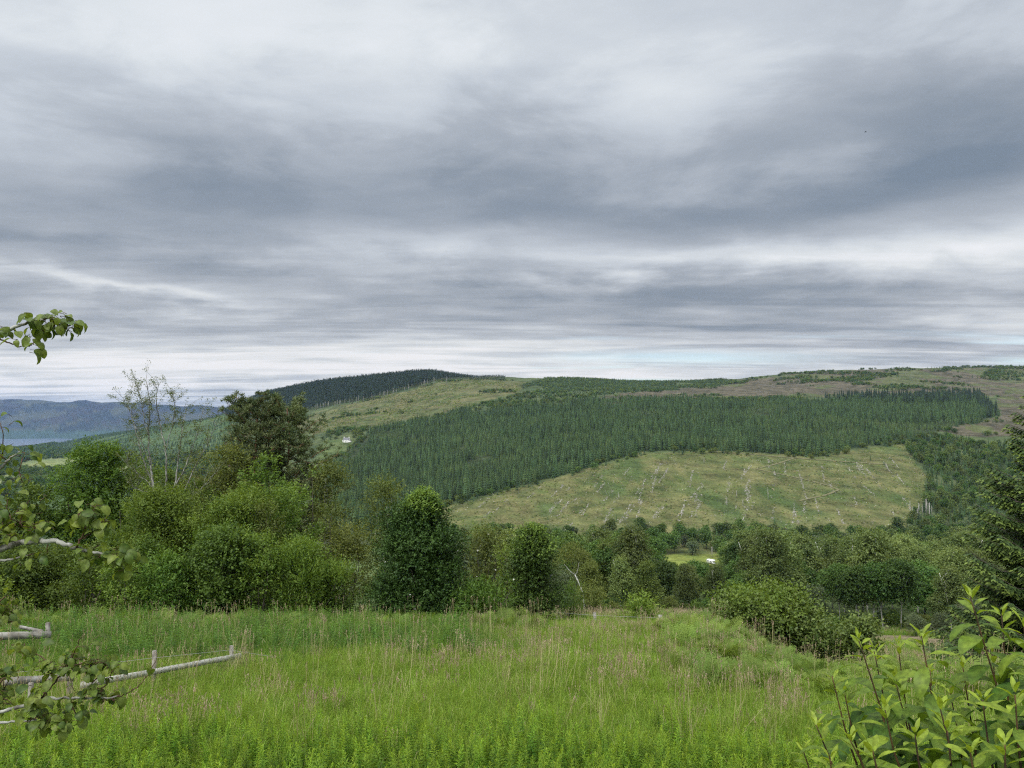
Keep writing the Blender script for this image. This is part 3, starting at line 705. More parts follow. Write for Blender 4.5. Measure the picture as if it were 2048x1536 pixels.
SPR = [make_spruce_far(rng.uniform(11.5, 14), rng.uniform(2.4, 3.0), M['spruce_far'], tiers=8) for _ in range(8)]
SPR2 = [make_spruce_far(rng.uniform(10, 13), rng.uniform(2.3, 2.9), M['spruce_pale'], tiers=8) for _ in range(6)]
YNG = [make_spruce_far(rng.uniform(6, 8), rng.uniform(1.6, 2.0), M['young_far'], tiers=6, n=7) for _ in range(3)]
PIN = [make_spruce_far(rng.uniform(19, 23), rng.uniform(2.2, 2.7), M['pine_far'], bare=.35) for _ in range(3)] + [make_pole_pine(rng.uniform(20, 23), M['pine_far']) for _ in range(3)]
BSH = [far_bush(M['birch'], 4.5, 3.2), far_bush(M['alder'], 5, 3.4), far_bush(M['olive'], 3.8, 3)]
def far_tree(mat, h=11, w=4):
    mb = MB(); tube(mb, [(0, 0, -.5), (0, 0, h * .7)], [.25, .1], 4, mat=1)
    foliage(mb, egg_lobes(14, h * .25, h * .9, w, w, h * .15), 620, 2, .5, .85, .55, up=.3, low=.5)
    return mb.mesh('far_tree', [mat, M['bark']])
FTR = [far_tree(M['birch'], 12, 4), far_tree(M['alder'], 11, 4.6), far_tree(M['alder'], 13, 4.2), far_tree(M['greyleaf'], 9, 4)]

# ------------------------------------------------------------------ far woods
def gridpts(sp, y0, y1, a0, a1, jit=.35, ang=.35):
    """planting lattice over the sector, jittered"""
    ext = y1 * max(abs(a0), abs(a1)) + y1
    xs = np.arange(-ext, ext, sp)
    gx, gy = np.meshgrid(xs, xs)
    gx = gx.ravel(); gy = gy.ravel()
    c, s = math.cos(ang), math.sin(ang)
    X = gx * c - gy * s; Y = gx * s + gy * c
    k = (Y > y0) & (Y < y1) & (X > a0 * Y) & (X < a1 * Y)
    X = X[k]; Y = Y[k]
    return X + rng.normal(0, jit * sp * .6, len(X)), Y + rng.normal(0, jit * sp * .6, len(Y))

def front_edge(u, v, n, binw):
    """indices of the lowest-standing points in each narrow column of view"""
    b = np.floor(u / binw).astype(int); order = np.argsort(-v)
    seen = {}; keep = []
    for i in order:
        c = seen.get(b[i], 0)
        if c < 1: seen[b[i]] = c + 1; keep.append(i)
    keep = np.array(keep)
    return keep[np.argsort(-v[keep])][:n]

def single(me, name, label, cat, group, x, y, s, rz=None, dz=0):
    o = link(name, me)
    o.location = (x, y, float(H(x, y)) + dz); o.scale = (s * rng.uniform(.9, 1.1), s * rng.uniform(.9, 1.1), s)
    o.rotation_euler = (0, 0, rng.uniform(0, 6.28) if rz is None else rz)
    return tag(o, label, cat, group)

def far_woods():
    # main plantation
    X, Y = gridpts(4.5, 560, 1700, -.3, .68, .5)
    u, v = proj(X, Y, H(X, Y))
    w = (fbm(X / 30, Y / 30, 65, 3) - .5) * np.where(Y > 1050, 32, 17)
    k = inpoly(u + w, v + w * .4, PLANT) & ~inpoly(u, v, HOUSEGAP)
    gaps = fbm(X / 45, Y / 45, 66, 3)
    k &= (gaps > .25) & ~((np.abs(fbm(X / 120, Y / 120, 69, 2) - .5) < .011))
    X, Y, u, v = X[k], Y[k], u[k], v[k]
    fe = front_edge(u, v, 210, 4.2)
    fe = fe[(u[fe] > 700)]
    rest = np.ones(len(X), bool); rest[fe] = False
    for i in fe:
        if u[i] < 1150: lb = 'dark green spruce in the front row of the plantation, beside its sloping left edge'
        elif u[i] < 1450: lb = 'dark green spruce in the front row of the plantation above the middle of the clearing'
        else: lb = 'dark green spruce in the front row of the plantation along the track above the clearing'
        single(SPR[rng.integers(len(SPR))], 'spruce_tree', lb, 'tree', 'spruces in the front row of the plantation', X[i], Y[i], rng.uniform(.95, 1.4))
    Xr, Yr = X[rest], Y[rest]
    sc = .40 + .86 * fbm(Xr / 75, Yr / 75, 67, 3) + rng.normal(0, .17, len(Xr))
    # height and tone steps between planting blocks
    blk = np.floor(fbm(Xr / 300 + .35 * (fbm(Xr / 60, Yr / 60, 90, 3) - .5), Yr / 150, 68, 2) * 11).astype(int) % 11
    sc *= np.array([1.1, .7, 1.12, .8, 1.18, .62, 1.08, .72, 1.15, .68, 1.05])[blk]
    pale = np.array([.05, .8, .1, .55, .02, .9, .15, .7, .05, .85, .1])[blk]
    ix = np.where(rng.uniform(size=len(Xr)) < pale, len(SPR) + rng.integers(0, len(SPR2), len(Xr)), rng.integers(0, len(SPR), len(Xr)))
    stuff('spruce_plantation', 'dense dark green spruce plantation covering the middle of the hillside', 'plantation', np.stack([Xr, Yr, H(Xr, Yr)], 1), rz_tilt(len(Xr), .02), np.clip(sc, .4, 1.45), SPR + SPR2, ix)
    # dark ridge forest
    X, Y = gridpts(6.5, 1700, 3300, -.42, .02)
    u, v = proj(X, Y, H(X, Y)); w = (fbm(X / 50, Y / 50, 70, 3) - .5) * 8
    RIDGE = [(455, 838), (540, 826), (600, 826), (660, 812), (740, 800), (800, 783), (870, 764), (905, 759), (985, 763), (1010, 763), (1010, 730), (850, 730), (600, 745), (440, 800)]
    k = inpoly(u + w, v + w * .3, RIDGE)
    X, Y = X[k], Y[k]
    stuff('ridge_forest', 'dark brownish conifer forest along the hilltop', 'forest', np.stack([X, Y, H(X, Y)], 1), rz_tilt(len(X), .02), rng.uniform(.75, 1.2, len(X)) * (1 - .72 * smooth(u[k], 850, 965)), PIN)
    # wooded spur towards the lake
    X, Y = gridpts(11, 1300, 4300, -.7, -.3)
    u, v = proj(X, Y, H(X, Y)); w = (fbm(X / 90, Y / 90, 71, 3) - .5) * 14
    SPUR = [(95, 893), (200, 868), (330, 846), (450, 820), (560, 815), (540, 850), (420, 905), (300, 918), (240, 900), (130, 902)]
    k = inpoly(u + w, v + w * .4, SPUR) & ((fbm(X / 120, Y / 120, 72, 3) > .52) | (v < np.interp(u, [90, 200, 330, 450, 560], [893, 868, 846, 820, 812]) + 9) | (v > 890))
    X, Y = X[k], Y[k]
    stuff('spur_forest', 'blue green conifer wood on the spur above the lake', 'forest', np.stack([X, Y, H(X, Y)], 1), rz_tilt(len(X), .02), rng.uniform(.5, 1.05, len(X)), SPR[:4] + YNG)
    # valley woods at the left
    X, Y = gridpts(12, 500, 5200, -.9, -.3, .5)
    u, v = proj(X, Y, H(X, Y)); n = fbm(X / 160, Y / 160, 73, 4)
    k = (v > 888) & ~inpoly(u, v, SPUR) & ((n > .43) | (v < 905))
    for p in LFIELDS: k &= ~inpoly(u, v - 4, p)
    X, Y = X[k], Y[k]
    stuff('valley_woodland', 'broadleaved woods and hedges over the valley floor towards the lake', 'woodland', np.stack([X, Y, H(X, Y)], 1), rz_tilt(len(X), .03), rng.uniform(.6, 1.25, len(X)), FTR)
    # young planting and scrub on the upper hill
    X, Y = gridpts(5.5, 1100, 2600, -.15, .45)
    u, v = proj(X, Y, H(X, Y)); w = (fbm(X / 40, Y / 40, 74, 3) - .5) * 14
    YOUNG = [(1040, 775), (1080, 760), (1200, 752), (1420, 758), (1500, 764), (1400, 776), (1300, 784), (1170, 790), (1080, 785)]
    k = inpoly(u + w, v + w * .4, YOUNG) & (fbm(X / 50, Y / 50, 88, 3) > .38)
    X, Y = X[k], Y[k]
    stuff('young_plantation', 'young green conifers on the skyline above the plantation', 'plantation', np.stack([X, Y, H(X, Y)], 1), rz_tilt(len(X), .02), rng.uniform(.5, 1.25, len(X)), YNG + BSH[:1])
    X, Y = gridpts(7.5, 560, 2700, -.35, .7, .6)
    u, v = proj(X, Y, H(X, Y)); n = fbm(X / 55, Y / 55, 75, 4)
    S1 = [(700, 868), (780, 850), (900, 826), (1000, 797), (1060, 785), (1200, 790), (1130, 806), (960, 828), (800, 858)]
    S2 = [(640, 915), (645, 880), (655, 862), (740, 850), (735, 870), (720, 895), (700, 920), (665, 935)]
    S3 = [(1540, 766), (1560, 748), (1720, 744), (1800, 750), (1700, 766)]
    S4 = [(1250, 806), (1420, 798), (1600, 795), (1620, 804), (1250, 812)]
    S5 = [(1960, 756), (1990, 734), (2300, 730), (2300, 752)]
    k = (inpoly(u, v, S1) & (n > .30)) | (inpoly(u, v, S3) & (n > .5)) | inpoly(u, v, S4) | (inpoly(u, v, S5) & (n > .4)) | (inpoly(u, v, SLASH) & (n > .66)) | (inpoly(u, v, SLOPE) & (n > .70))
    ev = np.interp(u, [870, 985, 1150, 1280, 1430, 1560, 1640, 1800], [1014, 984, 943, 903, 899, 908, 909, 880])
    k |= (u > 885) & (u < 1800) & (v > ev - 8) & (v < ev + 9) & (n > .5)
    k |= inpoly(u, v, S2) & ~inpoly(u, v, HFIELD) & (np.hypot(u - 694, v - 880) > 13) & (n > .35)
    X, Y = X[k], Y[k]
    stuff('hillside_scrub', 'low bushes and scrub scattered over the upper hillside', 'scrub', np.stack([X, Y, H(X, Y)], 1), rz_tilt(len(X), .03), rng.uniform(.5, 1.4, len(X)), BSH + YNG[:2])
    # dark drawn-up pines along the top of the plantation at the right
    X, Y = gridpts(5.5, 1250, 1750, .3, .68)
    u, v = proj(X, Y, H(X, Y))
    k = inpoly(u, v, [(1640, 806), (1700, 797), (1960, 795), (2004, 832), (1975, 838), (1950, 812), (1800, 808)])
    X, Y = X[k], Y[k]
    stuff('pine_belt', 'belt of dark taller pines along the upper right edge of the plantation', 'forest', np.stack([X, Y, H(X, Y)], 1), rz_tilt(len(X), .02), rng.uniform(.75, 1.15, len(X)), PIN[:2] + SPR[:4])
    # gully wood right of the clearing
    X, Y = gridpts(6.2, 520, 1060, .48, .72, .5)
    u, v = proj(X, Y, H(X, Y)); n = fbm(X / 40, Y / 40, 76, 3)
    GULLY = [(1800, 886), (1850, 880), (1905, 878), (1960, 892), (2200, 900), (2200, 1090), (1900, 1100), (1815, 1050), (1850, 1000), (1855, 950)]
    k = inpoly(u, v, GULLY) & (n > .27)
    X, Y, u, v, n = X[k], Y[k], u[k], v[k], n[k]
    con = vnoise(X / 35, Y / 35, 79) > .42
    near = np.argsort(Y + 1000 * (u > 2060))
    near = near[:150]
    isn = np.zeros(len(X), bool); isn[near] = True
    for i in near:
        if con[i]: single(SPR[rng.integers(len(SPR))], 'spruce_tree', 'dark spruce in the gully wood right of the clearing', 'tree', 'spruces in the gully wood', X[i], Y[i], rng.uniform(.6, 1.0))
        else: single(FTR[rng.integers(len(FTR))], 'broadleaf_tree', 'small leafy tree in the gully wood right of the clearing', 'tree', 'leafy trees in the gully wood', X[i], Y[i], rng.uniform(.55, 1.0))
    k = ~isn
    stuff('gully_woodland', 'mixed spruce and broadleaved wood filling the gully behind', 'woodland', np.stack([X[k], Y[k], H(X[k], Y[k])], 1), rz_tilt(k.sum(), .03), rng.uniform(.55, 1.0, k.sum()), SPR[:3] + FTR[:2] + YNG[:1])
    # lone saplings on the clearing
    for (uu_, vv, s, lb) in [(1231, 1044, .55, 'lone small dark spruce at the foot of the clearing'), (1095, 1040, .4, 'stunted dark spruce low on the left of the clearing'), (1545, 1048, .5, 'low bushy spruce at the foot of the clearing above the birches'), (1738, 922, .5, 'small dark spruce near the track end on the clearing'), (1765, 930, .45, 'squat dark spruce beside the track end')]:
        Yv = ground_y(uu_, vv); x = (uu_ - 1024) / F * Yv
        single(SPR[rng.integers(len(SPR))], 'spruce_sapling', lb, 'tree', None, x, Yv, s)

def ground_y(u, v, y0=30, y1=2400):
    """forward distance at which the ground is seen through (u, v)"""
    Y = np.geomspace(y0, y1, 4000); X = (u - 1024) / F * Y
    _, vv = proj(X, Y, H(X, Y))
    i = np.argmax(vv < v)
    return float(Y[i])
far_woods()

# brash, stumps and dead trunks on the clearing
def clearing():
    mb = MB()
    C_ = []
    for lane in range(92):
        # windrows run down the slope
        u0 = rng.uniform(930, 1800); v0 = rng.uniform(915, 1020)
        if not inpoly(np.array([u0]), np.array([v0]), CLEAR)[0]: continue
        ya = ground_y(u0, v0, 560); xa = (u0 - 1024) / F * ya
        ln = rng.uniform(25, 80); a = rng.normal(-.33, .05)
        m_ = int(ln * 1.5)
        s = rng.uniform(0, ln, m_)
        s = s[vnoise(s / 5, np.full(m_, lane * 3.1), 4) > .4]
        C_.append(np.stack([xa + math.sin(a) * s + rng.normal(0, .55, len(s)), ya - s * math.cos(a) + rng.normal(0, .8, len(s))], 1))
    X = rng.uniform(-100, 600, 9000); Y = rng.uniform(590, 1000, 9000)
    u, v = proj(X, Y, H(X, Y)); k = inpoly(u, v, CLEAR) & (fbm(X / 40, Y / 40, 81, 3) > .5)
    C_.append(np.stack([X[k], Y[k]], 1)[:1100])
    C2 = np.concatenate(C_)
    for x, y in C2:
        z = float(H(x, y)); a = rng.uniform(0, 3.14)
        if rng.uniform() < .5:
            l = rng.uniform(.5, 1.8); boxm(mb, (x, y, z + .12), (l, rng.uniform(.12, .3), rng.uniform(.15, .35)), a, rng.uniform(0, .8))
        else:
            r = rng.uniform(.12, .3); tube(mb, [(x, y, z - .2), (x + .02, y, z + rng.uniform(.2, .6))], [r * 1.3, r], 5, rng.uniform(0, 1))
    o = mb.build('felling_brash', M['brash'])
    tag(o, 'bleached stumps and brash lines strewn over the clearing', 'brash', kind='stuff')
    mb = MB()
    X = rng.uniform(100, 1500, 30000); Y = rng.uniform(1250, 2350, 30000)
    u, v = proj(X, Y, H(X, Y)); k = inpoly(u, v, SLASH) & (fbm(X / 60, Y / 60, 82, 3) > .45)
    for x, y, z in np.stack([X[k], Y[k], H(X[k], Y[k])], 1)[:1700]:
        boxm(mb, (x, y, z + .3), (rng.uniform(1.5, 6), rng.uniform(.4, .9), rng.uniform(.3, .7)), rng.normal(0, .5), rng.uniform(0, .25))
    tag(mb.build('hilltop_brash', M['brash']), 'grey brash strewn over the felled hilltop', 'brash', kind='stuff')
    # dead trunks left standing
    def snag(h):
        mb = MB(); tube(mb, [(0, 0, -.5), (.15, .05, h * .5), (.1, .2, h)], [.28, .22, .08], 5)
        for k in range(9):
            z = h * rng.uniform(.3, .95); a = rng.uniform(0, 6.28); l = rng.uniform(.5, 1.6)
            tube(mb, [(.1, .1, z), (.1 + l * math.cos(a), .1 + l * math.sin(a), z + rng.uniform(-.2, .4))], [.07, .03], 3)
        return mb.mesh('dead_trunk', M['deadwood'])
    sn = [snag(11), snag(8), snag(6)]
    for (uu_, vv, k, lb) in [(1533, 1000, 0, 'bare dead trunk standing alone on the middle of the clearing'), (1470, 996, 1, 'slim dead trunk left of the middle of the clearing'), (1407, 928, 2, 'short dead trunk below the front row of spruces'), (1483, 1012, 2, 'broken dead stump low on the clearing'), (1236, 998, 2, 'dead trunk on the left half of the clearing')]:
        y = ground_y(uu_, vv, 560); single(sn[k], 'dead_trunk', lb, 'dead tree', None, (uu_ - 1024) / F * y, y, rng.uniform(.9, 1.1))
    for j in range(16):
        uu_ = rng.uniform(1812, 1862); vv = rng.uniform(1018, 1052)
        y = ground_y(uu_, vv, 500); single(sn[rng.integers(2)], 'dead_trunk', 'pale dead trunk in the cluster at the right end of the clearing', 'dead tree', 'cluster of dead trunks', (uu_ - 1024) / F * y, y, rng.uniform(.8, 1.3))
    for j in range(40):
        uu_ = rng.uniform(620, 900); 
        vv = np.interp(uu_, [600, 660, 740, 800, 870], [828, 815, 803, 786, 768])
        y = ground_y(uu_, vv, 1500, 3000); single(sn[0], 'dead_trunk', 'pale bare trunk along the lower edge of the hilltop forest', 'dead tree', 'bare trunks along the hilltop forest', (uu_ - 1024) / F * y, y, rng.uniform(1.2, 1.8))
    X = rng.uniform(-420, 640, 60000); Y = rng.uniform(570, 2300, 60000); u, v = proj(X, Y, H(X, Y))
    n = fbm(X / 45, Y / 45, 84, 4); k = (inpoly(u, v, CLEAR) & (n > .36)) | (inpoly(u, v, SLOPE) & (n > .48)) 
    X, Y = X[k][:16000], Y[k][:16000]
    lows = []
    for mt in ('olive', 'birch', 'grass', 'fern', 'straw'):
        b = MB(); foliage(b, egg_lobes(5, .1, .8, .9, .9, .4), 60, 2, .3, .34, .2, up=.8); lows.append(b.mesh('low_growth', M[mt]))
    stuff('heath_growth', 'low tufts of heath grass and bramble regrowing over the felled ground', 'low growth', np.stack([X, Y, H(X, Y)], 1), rz_tilt(len(X), .05), rng.uniform(.3, 1.0, len(X)) * np.where(Y > 1100, 1.7, 1), lows)
    # tracks
    m = flatmat('track_gravel', (.125, .12, .062), .95, .1)
    def track(name, label, pts, w, y0=560):
        pl = []
        for (a, b), (c, d) in zip(pts[:-1], pts[1:]):
            for t in np.linspace(0, 1, 12, endpoint=False): pl.append((a + (c - a) * t, b + (d - b) * t))
        P3 = []
        for a, b in pl:
            y = ground_y(a, b, y0); P3.append(((a - 1024) / F * y, y))
        P3 = np.array(P3)
        for _ in range(3): P3[1:-1] = (P3[:-2] + P3[2:] + 2 * P3[1:-1]) / 4
        tn = nrm(np.gradient(P3, axis=0)); nn = np.stack([-tn[:, 1], tn[:, 0]], 1)
        lft = P3 + nn * w / 2; rgt = P3 - nn * w / 2
        v = np.concatenate([np.c_[lft, H(lft[:, 0], lft[:, 1]) + .35], np.c_[rgt, H(rgt[:, 0], rgt[:, 1]) + .35]]); n = len(P3)
        mb = MB(); mb.add(v, [(i, i + 1, n + i + 1, n + i) for i in range(n - 1)])
        tag(mb.build(name, m), label, 'track', kind='structure')
    track('track', 'pale track along the foot of the spruce plantation', [(1425, 903), (1500, 909), (1570, 915), (1650, 921), (1720, 926), (1790, 930)], 3)
    track('track', 'pale zigzag track across the clearing', [(1585, 917), (1545, 930), (1508, 938), (1560, 949), (1610, 960), (1655, 972), (1674, 980), (1650, 990), (1590, 1003)], 2.6)
clearing()

# ------------------------------------------------------------------ valley wood
FIELDGAP = [(1295, 1150), (1305, 1109), (1440, 1109), (1450, 1126), (1400, 1138), (1340, 1150)]
def valley_wood():
    kinds = ['birch', 'birchtall', 'birch', 'alder', 'round', 'grey', 'olive', 'birchtall', 'alder']
    T = [(k,) + make_tree(k) for k in kinds]
    desc = {'birch': 'drooping birch', 'birchtall': 'tall drooping birch', 'alder': 'dark leafy alder', 'round': 'broad round dark tree', 'grey': 'low grey green willow', 'olive': 'slim olive green birch'}
    catn = {'birch': 'birch_tree', 'birchtall': 'birch_tree', 'alder': 'alder_tree', 'round': 'broadleaf_tree', 'grey': 'willow_tree', 'olive': 'birch_tree'}
    used = set()
    def put(t, x, y, s, label, group):
        k, tm, cm, h = t
        o = thing(catn[k], label, 'tree', (x, y, float(H(x, y))), rng.uniform(0, 6.28), group, (s * rng.uniform(.9, 1.12), s * rng.uniform(.9, 1.12), s))
        link('trunk', tm, o); link('crown', cm, o)
        return o
    byk = {}
    for t in T: byk.setdefault(t[0], []).append(t)
    # trees one can tell apart
    SP = [
     (1555, 1250, 165, 'birchtall', 1.42, 'tallest full birch in the middle of the wood, pale trunk showing below'),
     (1500, 1250, 175, 'birch', 1.3, 'birch with hanging twigs left of the tallest birch'),
     (1600, 1248, 190, 'birch', 1.5, 'yellowish broad birch right of the tallest birch'),
     (1790, 1256, 140, 'alder', 1.05, 'leaning tree with bare pale trunk at the right end of the front row'),
     (1755, 1254, 142, 'alder', 1.0, 'twin trunked tree second from the right end of the front row'),
     (1707, 1254, 145, 'alder', .95, 'slender tree behind the right end of the shrub'),
     (1838, 1250, 155, 'round', 1.1, 'very dark round tree beyond the right end of the front row'),
     (1670, 1250, 150, 'alder', 1.0, 'thin trunked tree at the dark edge of the wood behind the shrub'),
     (1890, 1250, 135, 'birch', .9, 'pale greyish birch in front of the near spruce'),
     (1425, 1230, 150, 'birch', .85, 'birch just below the white motorhome'),
     (1365, 1230, 150, 'birchtall', .75, 'birch below the small bright field'),
     (1290, 1225, 120, 'olive', .85, 'slim yellowish birch standing behind the wire fence'),
     (1240, 1222, 130, 'birch', .75, 'rounded birch left of the slim yellowish birch'),
     (1180, 1215, 95, 'olive', .7, 'olive birch beside the leaning white stem'),
     (1120, 1210, 85, 'grey', .6, 'grey willow between the two dark cones and the birches'),
     (1480, 1248, 155, 'round', .75, 'dark rounded tree behind the left half of the shrub'),
     (1620, 1250, 160, 'grey', .9, 'greyish rounded willow behind the middle of the shrub'),
     (1945, 1252, 120, 'grey', .7, 'low grey bush under the near spruce'),
     (1870, 1254, 118, 'grey', .45, 'low dark bush at the edge of the rough bank'),
     (1820, 1256, 125, 'grey', .4, 'low bush at the foot of the dark wood'),
    ]
    def clear_view(x, y, s, h):
        z = float(H(x, y)); uu_ = 1024 + F * x / y; wd = 3.4 * s * F / y
        for (a, b, vv) in ((1328, 1378, 1124), (1407, 1430, 1124), (880, 1190, 1052), (1190, 1480, 1046), (1480, 1760, 1052), (1760, 2100, 1036)):
            if (y < 500 or vv < 1100) and uu_ + wd * (vv > 1100) > a and uu_ - wd * (vv > 1100) < b:
                zt = float(zr(vv)) * y - .3
                s = min(s, (zt - z) / h)
        return s
    spx = []
    for (u, v, y, k, s, lb) in SP:
        s = clear_view((u - 1024) / F * y, y, s, byk[k][0][3])
        x = (u - 1024) / F * y; spx.append((x, y)); put(byk[k][0], x, y, s, lb, None)
    spx = np.array(spx)
    X, Y = gridpts(12.0, 100, 640, -.12, .72, .6)
    u, v = proj(X, Y, H(X, Y)); n = fbm(X / 30, Y / 30, 83, 3)
    k = (Y > 150 + 14 * (n - .5) - 55 * smooth(1330 - u, 0, 120)) & (u > 905) & ~inpoly(u, v - 4, FIELDGAP) & (v > np.interp(u, [900, 1200, 1500, 1800, 1900], [1066, 1063, 1068, 1072, 1060]))
    k &= ~((u > 1280) & (u < 1440) & (Y > 330) & (Y < 495) & (rng.uniform(size=len(u)) < .5) & (v > 1105))
    for (a, b) in spx: k &= np.hypot(X - a, Y - b) > 5
    X, Y, u, v = X[k], Y[k], u[k], v[k]
    order = np.argsort(Y)
    count = 0; restX = []
    for i in order:
        if u[i] > 2070 or count >= 265: restX.append(i); continue
        r = rng.uniform()
        zone = vnoise(X[i] / 45, Y[i] / 45, 86)
        if zone < .33: kd = 'alder' if r < .6 else 'round'
        elif zone < .5 and u[i] > 1500: kd = 'round' if r < .4 else ('grey' if r < .7 else 'birch')
        else: kd = 'birch' if r < .5 else ('birchtall' if r < .88 else ('olive' if r < .95 else 'grey'))
        if u[i] < 1250 and rng.uniform() < .5: kd = 'olive' if r < .5 else 'grey'
        where = 'near the front of the valley wood' if Y[i] < 230 else ('in the heart of the valley wood' if Y[i] < 360 else 'at the back of the valley wood under the clearing')
        side = ' behind the wire fence' if u[i] < 1320 else (' below the motorhome' if u[i] < 1500 else (' behind the wide shrub' if u[i] < 1730 else ' towards the near spruce'))
        s = rng.uniform(.9, 1.55) * (.9 if Y[i] > 400 else 1)
        if u[i] < 1330 and Y[i] > 170: s = rng.uniform(1.05, 1.6)
        if kd.startswith('birch') and Y[i] < 300 and u[i] > 1430: s = rng.uniform(1.15, 1.65)
        s = clear_view(X[i], Y[i], s, byk[kd][0][3])
        if s < .3: continue
        ts = byk[kd]; put(ts[rng.integers(len(ts))], X[i], Y[i], s, desc[kd] + ' ' + where + side, 'trees of the valley wood'); count += 1
    restX = np.array([i for i in restX if clear_view(X[i], Y[i], 1.0, 12) > .75])
    stuff('background_woodland', 'dense broadleaved wood at the foot of the clearing', 'woodland', np.stack([X[restX], Y[restX], H(X[restX], Y[restX])], 1), rz_tilt(len(restX), .03), rng.uniform(.85, 1.25, len(restX)), FTR)
    # dark conifers at the back of the wood
    for j, (uu_, vv) in enumerate([(1395, 1085), (1412, 1083), (1430, 1086), (1445, 1084), (1460, 1088), (1380, 1088), (1320, 1085)]):
        y = ground_y(uu_, vv, 400); o_ = single(SPR[j % len(SPR)], 'spruce_tree', 'dark blue green spruce behind the motorhome', 'tree', 'spruces behind the motorhome', (uu_ - 1024) / F * y, y, rng.uniform(.65, .9)); o_.scale.x *= 1.5; o_.scale.y *= 1.5
    # undergrowth below the front row
    X, Y = gridpts(3.6, 78, 165, -.1, .75, .6); u, v = proj(X, Y, H(X, Y))
    k = (Y > 138 - 50 * smooth(1300 - u, 0, 120) + 12 * (fbm(X / 9, Y / 9, 87) - .5))
    k &= ~((u > 1685) & (u < 1805) & (Y < 150))
    mbs = []
    for mt in ('hawthorn', 'alder', 'olive'):
        b = MB(); foliage(b, egg_lobes(6, .2, 1.6, 1.5, 1.5, .6), 420, 3, .35, .22, .12, up=.5); mbs.append(b.mesh('undergrowth', M[mt]))
    stuff('undergrowth', 'dark brambles and low growth along the foot of the valley wood', 'undergrowth', np.stack([X[k], Y[k], H(X[k], Y[k])], 1), rz_tilt(k.sum(), .05), rng.uniform(.6, 1.4, k.sum()), mbs)
valley_wood()

